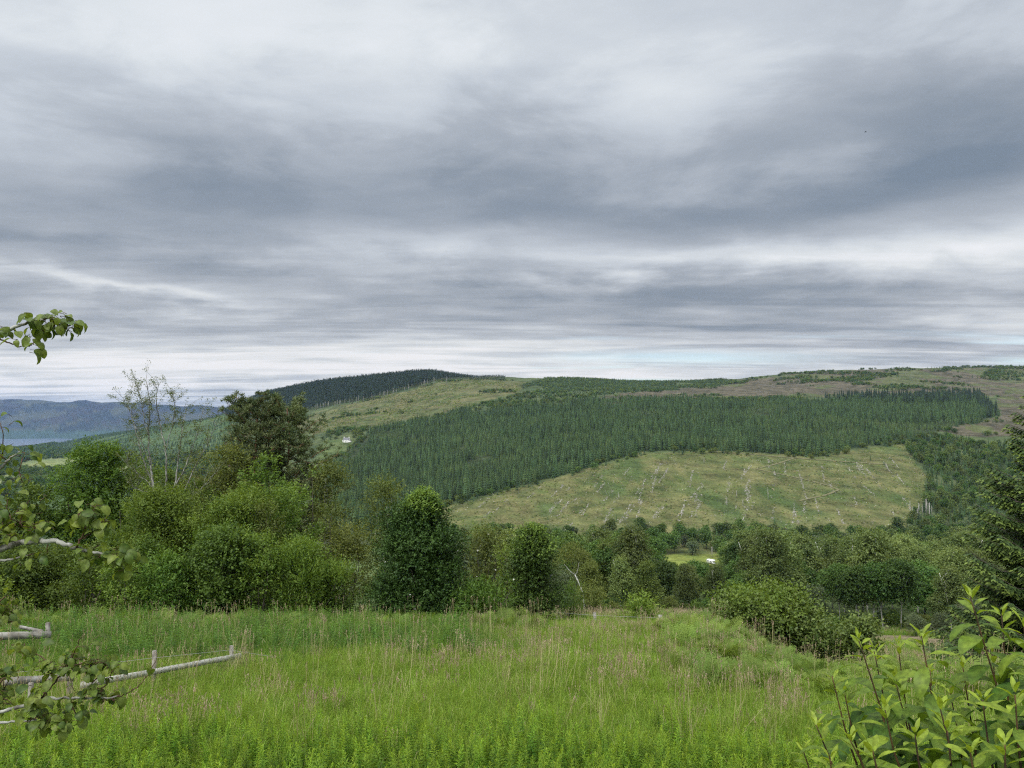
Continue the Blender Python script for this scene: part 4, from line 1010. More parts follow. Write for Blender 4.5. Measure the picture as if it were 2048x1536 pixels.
# ------------------------------------------------------------------ bushes and trees round the meadow
def bush(name, label, cat, u, vtop, wpx, Y, mat, group=None, nlobe=16, leaf=.11, lw=.6, dens=1.0, up=.45, lk=1.35, hang=0, bark='bark', base_w=.85, prof=None, tl=.35, depth=.8, spread=.9, tips=None, flowers=0, shape='bush', per=6, tipn=None, lobef=.9, lumps=None, tipd=1.0):
    leaf *= lk
    x = (u - 1024) / F * Y; z = float(H(x, Y)); h = float(zr(vtop)) * Y - z; w = wpx / F * Y / 2
    o = thing(name, label, cat, (x, Y, z), 0, group)
    lobes = []
    pf = prof or (lambda t: (base_w if t < .25 else 1) * math.sqrt(max(.05, 1 - ((t - .3) / .72) ** 2)))
    sz = min(w * .42, h * .3)
    if lumps is None:
        lumps = [(rng.normal(0, .12), .9, .78)] + [(rng.uniform(-.75, .75), rng.uniform(.5, 1.02), rng.uniform(.25, .5)) for _ in range(5)]
        if shape == 'tree': lumps = [(0, 1, .85)] + [(rng.uniform(-.6, .6), rng.uniform(.65, 1.0), rng.uniform(.3, .5)) for _ in range(3)]
    for k in range(nlobe):
        lm = lumps[0] if (len(lumps) == 1 or rng.uniform() < .45) else lumps[rng.integers(len(lumps))]
        wl, hl = w * lm[2], h * lm[1]; szl = sz * (.35 + .65 * lm[2])
        t = (k + rng.uniform(0, 1)) / nlobe
        pr = pf(t); a = k * 2.399 + rng.normal(0, .4); r = max(0, (wl * pr - szl * .6)) * math.sqrt(rng.uniform(.2, 1))
        s = szl * rng.uniform(.7, 1.2)
        s = min(s, max(.2, wl * pr * lobef))
        lobes.append((lm[0] * w + r * math.cos(a), r * math.sin(a) * depth - abs(lm[0]) * .1 * w, min(hl * (.07 + .93 * t), hl - s * .8), s, s, s * .85))
    sat = []
    for l in lobes:
        for q in range(2):
            d_ = nrm(rng.normal(size=3) + np.array([0, -.2, .55])); s_ = l[3] * rng.uniform(.25, .5)
            sat.append((l[0] + d_[0] * l[3] * 1.1, l[1] + d_[1] * l[3] * 1.1, max(.3, l[2] + d_[2] * l[5] * 1.1), s_, s_, s_ * rng.uniform(.8, 1.5)))
    lobes0 = lobes; lobes = lobes + sat
    area = sum(4 * l[3] ** 2 for l in lobes0) * 3.4
    ntw = int(min(12000, 9 * dens * area / (leaf * leaf * lw * per) * .16)) 
    cr = MB()
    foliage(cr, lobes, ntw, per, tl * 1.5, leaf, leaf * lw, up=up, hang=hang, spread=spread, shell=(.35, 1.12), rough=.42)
    cr.build('foliage' if shape == 'bush' else 'crown', M[mat], o)
    if tips:
        tp = MB(); top = sorted(lobes0, key=lambda l: -l[2])[:tipn or max(3, nlobe // 3)]
        foliage(tp, [(l[0], l[1], l[2] + l[5] * .25, l[3] * .9, l[4] * .9, l[5] * .9) for l in top], int(ntw / 6 * tipd), per, tl * 2.2, leaf, leaf * lw, up=1.2, low=0, rough=.45)
        tp.build('young_shoots', M[tips], o)
    st = MB()
    if shape == 'tree':
        pts = limb(st, (0, 0, -.4), (rng.normal(0, .2), rng.normal(0, .2), h * .85), .04 + .011 * h, .03, 7, .12, 6)
        for l in lobes0[::2]:
            b0 = pts[min(6, max(1, int(6 * (l[2] - .12 * h) / (h * .85))))]; limb(st, b0, l[:3], .05, .015, 4, .15, 4)
        st.build('trunk', M[bark], o)
    else:
        for l in lobes0:
            limb(st, (l[0] * .15 + rng.normal(0, .1), l[1] * .15 + rng.normal(0, .1), -.2), l[:3], .045, .012, 5, .2, 4)
        st.build('stems', M[bark], o)
    if flowers:
        fl = MB(); n = flowers
        li = rng.integers(0, len(lobes0), n); d = runit(n); d[:, 1] = -np.abs(d[:, 1])
        L = np.array(lobes0)[li]; C = L[:, :3] + d * L[:, 3:6] * 1.12
        for k in range(5):
            a = k * 1.2566; e1 = nrm(np.cross(d, [0, 0, 1])); e2 = np.cross(d, e1)
            cards(fl, C, e1 * math.cos(a) + e2 * math.sin(a) + d * .2, d, .05, .05, rng.uniform(0, 1, n), mid=.6)
        fl.build('blossom', M['petal'], o)
    return o

cone2 = lambda t: float(np.interp(t, [0, .15, .3, .5, .7, .85, 1], [.86, .97, 1, .85, .56, .3, .1]))
cone = lambda t: float(np.interp(t, [0, .15, .3, .5, .7, .85, .95, 1], [.9, 1, 1, .9, .72, .52, .38, .25]))
# behind
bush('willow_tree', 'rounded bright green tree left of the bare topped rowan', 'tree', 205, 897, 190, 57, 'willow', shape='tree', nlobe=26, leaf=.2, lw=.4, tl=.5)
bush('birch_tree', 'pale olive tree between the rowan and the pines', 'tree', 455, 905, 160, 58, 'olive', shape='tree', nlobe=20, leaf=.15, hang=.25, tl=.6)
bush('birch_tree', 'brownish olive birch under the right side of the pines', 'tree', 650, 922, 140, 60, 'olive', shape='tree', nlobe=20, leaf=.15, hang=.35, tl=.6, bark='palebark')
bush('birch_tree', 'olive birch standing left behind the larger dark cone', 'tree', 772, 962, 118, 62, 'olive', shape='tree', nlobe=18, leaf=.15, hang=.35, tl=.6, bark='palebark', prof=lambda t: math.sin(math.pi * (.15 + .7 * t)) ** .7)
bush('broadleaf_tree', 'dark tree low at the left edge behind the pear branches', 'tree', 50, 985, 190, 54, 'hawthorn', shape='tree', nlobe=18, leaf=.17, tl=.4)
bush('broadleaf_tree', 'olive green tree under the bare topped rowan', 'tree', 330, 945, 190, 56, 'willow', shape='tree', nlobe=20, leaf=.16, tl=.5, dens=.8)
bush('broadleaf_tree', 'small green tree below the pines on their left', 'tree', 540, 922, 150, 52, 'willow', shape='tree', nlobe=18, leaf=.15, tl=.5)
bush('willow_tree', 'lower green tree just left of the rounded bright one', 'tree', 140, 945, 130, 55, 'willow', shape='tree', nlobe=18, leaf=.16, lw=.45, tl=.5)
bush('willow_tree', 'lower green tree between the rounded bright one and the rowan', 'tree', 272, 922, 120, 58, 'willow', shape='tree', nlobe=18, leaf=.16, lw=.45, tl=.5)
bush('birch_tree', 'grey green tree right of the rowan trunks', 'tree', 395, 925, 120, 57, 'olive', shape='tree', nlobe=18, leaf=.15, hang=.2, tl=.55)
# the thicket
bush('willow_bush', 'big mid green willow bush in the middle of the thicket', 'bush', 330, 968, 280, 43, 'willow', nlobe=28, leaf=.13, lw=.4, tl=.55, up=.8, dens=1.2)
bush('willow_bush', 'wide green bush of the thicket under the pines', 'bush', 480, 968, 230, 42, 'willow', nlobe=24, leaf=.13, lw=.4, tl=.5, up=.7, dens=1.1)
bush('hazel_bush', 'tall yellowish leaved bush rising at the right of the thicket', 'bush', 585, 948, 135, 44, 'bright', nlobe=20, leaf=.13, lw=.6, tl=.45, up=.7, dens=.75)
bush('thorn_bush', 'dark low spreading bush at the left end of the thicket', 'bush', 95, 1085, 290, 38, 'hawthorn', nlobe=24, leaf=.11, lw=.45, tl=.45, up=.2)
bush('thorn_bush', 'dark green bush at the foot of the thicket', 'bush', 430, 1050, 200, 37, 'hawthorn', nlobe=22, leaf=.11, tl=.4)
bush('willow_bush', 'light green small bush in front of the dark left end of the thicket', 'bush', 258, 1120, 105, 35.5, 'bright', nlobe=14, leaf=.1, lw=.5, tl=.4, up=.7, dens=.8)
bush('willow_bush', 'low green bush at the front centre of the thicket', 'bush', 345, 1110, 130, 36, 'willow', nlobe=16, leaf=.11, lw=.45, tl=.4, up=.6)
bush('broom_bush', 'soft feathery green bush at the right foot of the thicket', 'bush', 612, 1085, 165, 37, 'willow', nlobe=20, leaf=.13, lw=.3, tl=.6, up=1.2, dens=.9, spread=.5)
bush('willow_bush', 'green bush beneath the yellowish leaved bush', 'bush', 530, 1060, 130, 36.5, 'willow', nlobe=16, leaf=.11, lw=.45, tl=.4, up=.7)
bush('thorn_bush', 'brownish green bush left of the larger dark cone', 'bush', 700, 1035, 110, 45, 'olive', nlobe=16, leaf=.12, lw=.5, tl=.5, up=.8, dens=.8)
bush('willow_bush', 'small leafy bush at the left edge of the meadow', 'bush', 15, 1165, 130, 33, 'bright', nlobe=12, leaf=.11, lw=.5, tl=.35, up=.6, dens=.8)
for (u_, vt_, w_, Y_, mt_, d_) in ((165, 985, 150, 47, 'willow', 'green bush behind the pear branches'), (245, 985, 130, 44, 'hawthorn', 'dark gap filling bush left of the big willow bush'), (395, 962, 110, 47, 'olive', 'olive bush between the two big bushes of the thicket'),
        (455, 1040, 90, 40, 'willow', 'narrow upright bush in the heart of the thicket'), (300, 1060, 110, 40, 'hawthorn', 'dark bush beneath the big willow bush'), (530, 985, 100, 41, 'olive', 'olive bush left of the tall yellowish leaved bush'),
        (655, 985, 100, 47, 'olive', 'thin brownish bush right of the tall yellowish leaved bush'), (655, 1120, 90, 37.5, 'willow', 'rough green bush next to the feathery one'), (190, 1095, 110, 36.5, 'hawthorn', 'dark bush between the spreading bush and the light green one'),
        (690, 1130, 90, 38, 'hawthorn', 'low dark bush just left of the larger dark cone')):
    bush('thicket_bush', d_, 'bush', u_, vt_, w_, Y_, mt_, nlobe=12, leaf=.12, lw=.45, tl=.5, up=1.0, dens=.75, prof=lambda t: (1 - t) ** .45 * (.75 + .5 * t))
# dark cones
bush('dark_shrub', 'larger glossy dark green cone shaped shrub with a pale leafy top', 'shrub', 848, 994, 208, 37, 'glossy', lk=1.05, nlobe=46, leaf=.12, lw=.5, tl=.3, up=.25, prof=cone2, tips='bright', flowers=26, dens=1.3, tipn=9, lobef=.75, lumps=[(0, 1, 1), (-.25, .8, .8), (.22, .72, .85)], tipd=.4)
bush('dark_shrub', 'smaller glossy dark green cone shaped shrub right of the larger', 'shrub', 1062, 1070, 116, 38, 'glossy', lk=1.05, nlobe=30, leaf=.12, lw=.5, tl=.3, up=.25, prof=cone, tips='bright', flowers=8, dens=1.3, tipn=9, lobef=.75, lumps=[(0, 1, 1), (-.2, .85, .8), (.25, .8, .75)], tipd=.5)
bush('rose_bush', 'loose olive bush with white flowers between the two dark cones', 'bush', 965, 1050, 110, 42, 'olive', nlobe=18, leaf=.11, lw=.5, tl=.5, up=.7, flowers=28, dens=.8)
bush('willow_bush', 'light green bush touching the smaller dark cone on its left', 'bush', 1012, 1080, 62, 40, 'bright', nlobe=12, leaf=.11, lw=.5, tl=.4, up=.8, dens=.7)
bush('low_bush', 'low ferny growth between the feet of the dark cones', 'bush', 965, 1178, 150, 35.5, 'herb', nlobe=22, leaf=.13, lw=.3, tl=.45, up=.9, dens=.6)
bush('broom_bush', 'wispy green bush beside the left wire fence post', 'bush', 1140, 1180, 60, 41, 'willow', nlobe=10, leaf=.09, lw=.3, tl=.5, up=1.2, spread=.5, dens=.8)
# wide shrub on the right
bush('wide_shrub', 'wide yellow green leafy shrub at the right edge of the meadow', 'shrub', 1545, 1200, 400, 36, 'shrub', nlobe=70, leaf=.13, lw=.5, tl=.5, up=.9, base_w=.95, depth=.7, tips='bright', dens=1.15, lumps=[(-.1, .86, .7), (-.66, .6, .34), (-.36, .9, .36), (-.05, 1.0, .34), (.25, .95, .36), (.55, .84, .34), (.82, .6, .26)], prof=lambda t: math.sqrt(max(.05, 1 - (t * .9) ** 2.2)))
bush('laurel_bush', 'pale green clump of arching leaves behind the wire fence', 'bush', 1283, 1212, 80, 40, 'fern', nlobe=12, leaf=.22, lw=.2, tl=.6, up=1.0, dens=.9)
bush('laurel_bush', 'low pale green clump left of the right fence post', 'bush', 1245, 1228, 50, 40.5, 'fern', nlobe=8, leaf=.18, lw=.22, tl=.5, up=1.0, dens=.9)

# bare topped rowan
def rowan():
    Y = 52; o = None
    x0 = (325 - 1024) / F * Y; z0 = float(H(x0, Y))
    o = thing('rowan_tree', 'tall pale barked rowan with sparse leaves and bare top', 'tree', (x0, Y, z0))
    st = MB(); lf = MB()
    def local(u, v, dy=0): return at(u, v, Y + dy) - np.array([x0, Y, z0])
    tips = []
    def path(pts, r0, r1):
        P_ = np.array([local(*p) for p in pts]); n = len(P_)
        t = np.linspace(0, n - 1, 4 * n)
        Q = np.stack([np.interp(t, np.arange(n), P_[:, k]) for k in range(3)], 1)
        for _ in range(2): Q[1:-1] = (Q[:-2] + 2 * Q[1:-1] + Q[2:]) / 4
        Q += rng.normal(0, .025, Q.shape)
        tube(st, Q, np.linspace(r0 * .74, r1 * .85, len(Q)), 5)
        return Q
    main = [
     ([(325, 1180), (322, 1040), (308, 980), (300, 930), (297, 870), (300, 810), (292, 760)], .15, .02),
     ([(322, 1040), (332, 960), (333, 900), (318, 850), (312, 800), (318, 765)], .10, .015),
     ([(308, 980), (290, 930), (278, 890), (268, 850), (262, 815)], .08, .012),
     ([(322, 1030), (350, 975), (356, 920), (365, 860), (372, 815)], .10, .012),
     ([(350, 975), (372, 930), (395, 870), (405, 820)], .07, .01),
     ([(330, 1060), (370, 980), (392, 930), (420, 880), (432, 845)], .09, .01),
     ([(300, 930), (282, 880), (262, 830), (246, 795)], .05, .01),
     ([(333, 900), (345, 850), (350, 805), (345, 790)], .045, .01),
     ([(297, 870), (285, 820), (275, 775)], .04, .01),
     ([(318, 985), (290, 960), (262, 935), (250, 925)], .06, .015),
     ([(330, 1010), (300, 985), (270, 978), (255, 965)], .06, .015),
     ([(322, 1040), (395, 985), (440, 935)], .06, .012),
    ]
    for pts, a, b in main:
        pts = [(p[0], p[1], rng.normal(0, .5) * (i > 1)) for i, p in enumerate(pts)]
        Q = path(pts, a, b)
        # twigs
        for k in range(26):
            i = rng.integers(len(Q) // 3, len(Q)); d = nrm(np.array([rng.normal(0, .8), rng.normal(0, .8), rng.uniform(.5, 1.3)])); l = rng.uniform(.4, 1.5)
            e = Q[i] + d * l; limb(st, Q[i], e, .014, .006, 4, .15, 3)
            tips.append((Q[i], e))
    for a, b in tips:
        hz = b[2] + z0
        for s in (.6, .85, 1.0):
            if rng.uniform() > (.8 if hz > -1 else .9): continue
            c = a + (b - a) * s; n = 11
            D = runit(n); D[:, 2] = np.abs(D[:, 2]) * .4
            cards(lf, c + rng.normal(0, .09, (n, 3)), D, runit(n) + [0, 0, 1], .13, .05, rng.uniform(0, .8, n))
    st.build('branches', M['greybark'], o); lf.build('foliage', M['olive'], o)
rowan()

def scots_pine(label, u, vtop, Y, rw, seed_shift=0, lean=0):
    x = (u - 1024) / F * Y; z = float(H(x, Y)); h = float(zr(vtop)) * Y - z
    o = thing('pine_tree', label, 'tree', (x, Y, z))
    tr = MB(); cr = MB()
    base = [np.array([lean * t * t + rng.normal(0, .12) * t, rng.normal(0, .12) * t, -.4 + (h * .97 + .4) * t]) for t in np.linspace(0, 1, 9)]
    tube(tr, base, np.linspace(.27, .05, 9), 8)
    base = np.array(base)
    nl = 95
    for k in range(nl):
        t = .40 + .585 * (k + rng.uniform()) / nl
        c = np.array([np.interp(t, np.linspace(0, 1, 9), base[:, j]) for j in range(3)])
        a = k * 2.399 + rng.normal(0, .4)
        tt = (t - .40) / .6
        l = rw * (1.0 - .62 * tt ** 1.7) * rng.uniform(.4, 1.2)
        rise = l * rng.uniform(.05, .5) + .5 * tt
        e = c + np.array([math.cos(a) * l, math.sin(a) * l, rise])
        Q = limb(tr, c, e, .06 * (1.2 - tt), .018, 6, .16, 4, -.06)
        for i in range(2, 6):
            for j in range(3):
                sd = np.array([-math.sin(a), math.cos(a), 0]) * rng.normal(0, .3 * l * .5) + [0, 0, rng.uniform(0, .35)]
                p_ = Q[i] + sd * (.5 + .5 * i / 5) + rng.normal(0, .12, 3)
                if i > 2: limb(tr, Q[i], p_, .012, .006, 3, .1, 3)
                n = 42
                D = nrm(runit(n) + np.array([math.cos(a) * .5, math.sin(a) * .5, .9]))
                cards(cr, p_ + runit(n) * rng.uniform(.02, .3, n)[:, None] * [1, 1, .7], D, runit(n), rng.uniform(.16, .34, n), .06, np.clip(rng.normal(.4, .2) + rng.normal(0, .15, n), 0, 1), fold=.05)
    tr.build('trunk', M['pinebark'], o); cr.build('crown', M['pine'], o)
scots_pine('taller red trunked pine rising left over the thicket', 514, 788, 62, 4.5)
scots_pine('denser pine standing close right of the taller one', 585, 802, 63, 4.4, lean=-.3)

# near spruce at the right edge
def near_spruce():
    Y = 30; u = 2165; x = (u - 1024) / F * Y; z = float(H(x, Y)); h = float(zr(640)) * Y - z
    o = thing('spruce_tree', 'large near spruce with drooping bright tipped branches at the right edge', 'tree', (x, Y, z))
    tr = MB(); cr = MB()
    tube(tr, [(0, 0, -.4), (.05, 0, h * .5), (0, 0, h)], [.26, .15, .02], 8)
    nw = 54
    for k in range(nw):
        t = k / nw; zz = h * (.035 + .95 * t); rad = 5.6 * (1 - t) ** .78 + .15
        nb = 9 if t < .6 else 7
        for b in range(nb):
            a = b * 6.283 / nb + k * .9 + rng.normal(0, .15)
            if math.sin(a) > .9: continue
            l = rad * rng.uniform(.72, 1.12)
            dh = np.array([math.cos(a), math.sin(a), 0]); sd = np.array([-math.sin(a), math.cos(a), 0])
            s = np.linspace(0, 1, 9)
            zc = -.34 * l * np.sin(s * 1.9) * .9 + .16 * l * s ** 3 + .1 * l * s
            Q = np.outer(s * l, dh) + np.stack([0 * s, 0 * s, zz + zc], 1)
            tube(tr, Q[::2], np.linspace(.035, .008, 5), 4)
            ns = max(6, int(l * 9))
            for j in range(ns):
                s_ = .22 + .78 * (j + rng.uniform()) / ns
                c = np.array([np.interp(s_, s, Q[:, m_]) for m_ in range(3)])
                for sg in (-1, 1):
                    tl = (.28 + .5 * (1 - s_)) * min(1, l / 2.2) * rng.uniform(.6, 1.15)
                    d = nrm(dh * .75 + sd * sg * rng.uniform(.4, 1.0) + np.array([0, 0, -.35 - rng.uniform(0, .35)]))
                    m_ = max(3, int(tl / .075))
                    w_ = np.linspace(0, 1, m_)
                    C = c + d * (w_ * tl)[:, None]; C[:, 2] -= .12 * tl * w_ ** 2
                    tip = w_ ** 3 * smooth(s_, .3, .9) * rng.uniform(.5, 1)
                    for q in (-1, 1):
                        pd = nrm(np.cross(d, [0, 0, 1])) * q
                        cards(cr, C, nrm(d + pd * .55 + rng.normal(0, .1, (m_, 3))), np.array([0, 0, 1]) + rng.normal(0, .35, (m_, 3)), .2, .085, np.clip(.1 + .9 * tip + rng.normal(0, .08, m_), 0, 1), fold=.1)
    tr.build('trunk', M['bark'], o); cr.build('crown', M['spruce'], o)
near_spruce()

# leaning white birch stem
def leaning():
    Y = 78; x = (1168 - 1024) / F * Y; z = float(H(x, Y)); o = thing('birch_tree', 'small leaning birch with a forked white stem', 'tree', (x, Y, z))
    st = MB(); cr = MB(); L = lambda u, v, d=0: at(u, v, Y + d) - np.array([x, Y, z])
    tube(st, [(0, 0, -.3), L(1166, 1185), L(1156, 1162), L(1150, 1150)], [.08, .075, .065, .055], 6)
    tube(st, [L(1150, 1150), L(1141, 1143), L(1128, 1128)], [.05, .035, .015], 5); tube(st, [L(1150, 1152), L(1155, 1142), L(1158, 1125)], [.04, .025, .015], 5)
    foliage(cr, [tuple(L(1128, 1125)) + (.9, .9, .8), tuple(L(1158, 1118, .6)) + (1, 1, .9), tuple(L(1143, 1108, 1)) + (1.2, 1.2, 1)], 900, 3, .5, .16, .08, hang=.3)
    st.build('trunk', M['palebark'], o); cr.build('crown', M['olive'], o)
leaning()
bush('willow_bush', 'low olive bush hiding the foot of the leaning white stem', 'bush', 1172, 1176, 75, 62, 'olive', nlobe=12, leaf=.13, lw=.5, tl=.5, up=.8, dens=.9)

# ------------------------------------------------------------------ fences
def plank(mb, a, b, w, t):
    a = np.asarray(a, float); b = np.asarray(b, float); d = nrm(b - a); s = nrm(np.cross(d, [0, 0, 1])); up = np.cross(s, d)
    n = 9; ts = np.linspace(0, 1, n)
    vs = []
    for k in ts:
        c = a + (b - a) * k + rng.normal(0, .004, 3)
        for (p_, q_) in ((-1, -1), (1, -1), (1, 1), (-1, 1)): vs.append(c + s * p_ * t / 2 + up * q_ * (w / 2 + rng.normal(0, .004)))
    q = []
    for i in range(n - 1):
        for j in range(4):
            k = (j + 1) % 4; q.append((i * 4 + j, i * 4 + k, i * 4 + 4 + k, i * 4 + 4 + j))
    q += [(3, 2, 1, 0), ((n - 1) * 4, (n - 1) * 4 + 1, (n - 1) * 4 + 2, (n - 1) * 4 + 3)]
    mb.add(vs, q)
def postm(mb, x, y, ztop, w=.08, lean=(0, 0)):
    z0 = float(H(x, y)) - .3
    boxm(mb, (x, y, (z0 + ztop) / 2), (w, w * .9, ztop - z0), rng.uniform(-.2, .2))
def fences():
    def P(u, v, Y): return at(u, v, Y)
    o = thing('rail_fence', 'broken fence of lichen spotted white rails in the long grass', 'fence', (0, 0, 0))
    posts = [(136, 1352, 16.6, .09), (306, 1303, 18.8, .085), (461, 1293, 20.8, .085), (57, 1368, 15.8, .08)]
    tops = []
    for u, v, Y, w in posts:
        b = MB(); p_ = P(u, v, Y); postm(b, p_[0], p_[1] + .08, p_[2], w); b.build('post', M['post'], o); tops.append(p_)
    b = MB(); plank(b, P(8, 1363, 15.7), P(148, 1354, 16.65), .15, .035); b.build('rail', M['wood'], o)
    b = MB(); plank(b, P(160, 1371, 16.7), P(482, 1311, 20.9), .14, .022); b.build('rail', M['lichenwood'], o)
    b = MB()
    for dz in (.06,):
        pts = [P(30, 1345, 16.2), P(210, 1327, 17.9), P(306, 1316, 18.72), P(461, 1300, 20.72), P(560, 1316, 21.5)]
        Q = np.concatenate([np.linspace(pts[i], pts[i + 1], 6, endpoint=False) for i in range(len(pts) - 1)] + [[pts[-1]]])
        tube(b, Q, .004, 4)
    b.build('wire', M['wire'], o)
    o = thing('rail_fence', 'short grey plank fence end at the left edge of the meadow', 'fence', (0, 0, 0))
    b = MB(); plank(b, P(-90, 1275, 23.4), P(102, 1269, 24.0), .22, .04); b.build('rail', M['wood'], o)
    b = MB(); plank(b, P(40, 1254, 24.6), P(86, 1263, 24.2), .1, .04); b.build('rail', M['wood'], o)
    for u, v, Y in ((92, 1247, 24.1), (-30, 1250, 23.7)):
        b = MB(); p_ = P(u, v, Y); postm(b, p_[0], p_[1] + .1, p_[2], .1); b.build('post', M['post'], o)
    o = thing('wire_fence', 'low wire fence with grey posts behind the meadow', 'fence', (0, 0, 0))
    tp = []
    for u, v, Y, w in ((1071, 1217, 39, .1), (1190, 1226, 39, .13), (1321, 1231, 38, .15), (1114, 1232, 38.6, .04)):
        b = MB(); p_ = P(u, v, Y); postm(b, p_[0], p_[1] + .1, p_[2], w); b.build('post', M['wood'], o); tp.append(p_)
    for dz in (-.12, -.42):
        b = MB(); a = [tp[0] + [0, 0, dz], tp[1] + [0, 0, dz], tp[2] + [0, 0, dz], P(1440, 1245, 37) + [0, 0, dz]]
        tube(b, np.concatenate([np.linspace(a[i], a[i + 1], 5, endpoint=False) for i in range(3)] + [[a[3]]]), .006, 4); b.build('wire', M['wire'], o)
fences()

# ------------------------------------------------------------------ big leaves for the close plants
def bigleaf(mb, base, D, N, L, W, tint, curl=.5, mat=0, cup=.25, pt=1.3):
    """a curved leaf: seven cross sections, folded along the midrib"""
    D = nrm(D); S = nrm(np.cross(D, N)); N = np.cross(S, D)
    ns = 7; v = []; p_ = np.array(base, float); ang = 0
    T = np.linspace(0, 1, ns)
    prevd = D
    for i, t in enumerate(T):
        if i:
            ang = curl * t
            d = D * math.cos(ang) - N * math.sin(ang); p_ = p_ + d * L / (ns - 1)
        else: d = D
        n = N * math.cos(curl * t) + D * math.sin(curl * t)
        w = W * .5 * (math.sin(math.pi * min(1, t ** (1 / pt) * .97 + .03))) ** .8
        wav = rng.normal(0, .03) * W
        v += [p_ - S * w + n * (w * cup + wav), p_, p_ + S * w + n * (w * cup - wav)]
    q = []
    for i in range(ns - 1):
        q += [(i * 3, i * 3 + 1, i * 3 + 4, i * 3 + 3), (i * 3 + 1, i * 3 + 2, i * 3 + 5, i * 3 + 4)]
    mb.add(v, q, tint=np.clip(tint + rng.normal(0, .05, len(v)) + .16 * (np.arange(len(v)) % 3 == 1) + rng.normal(0, .06), 0, 1), mat=mat)

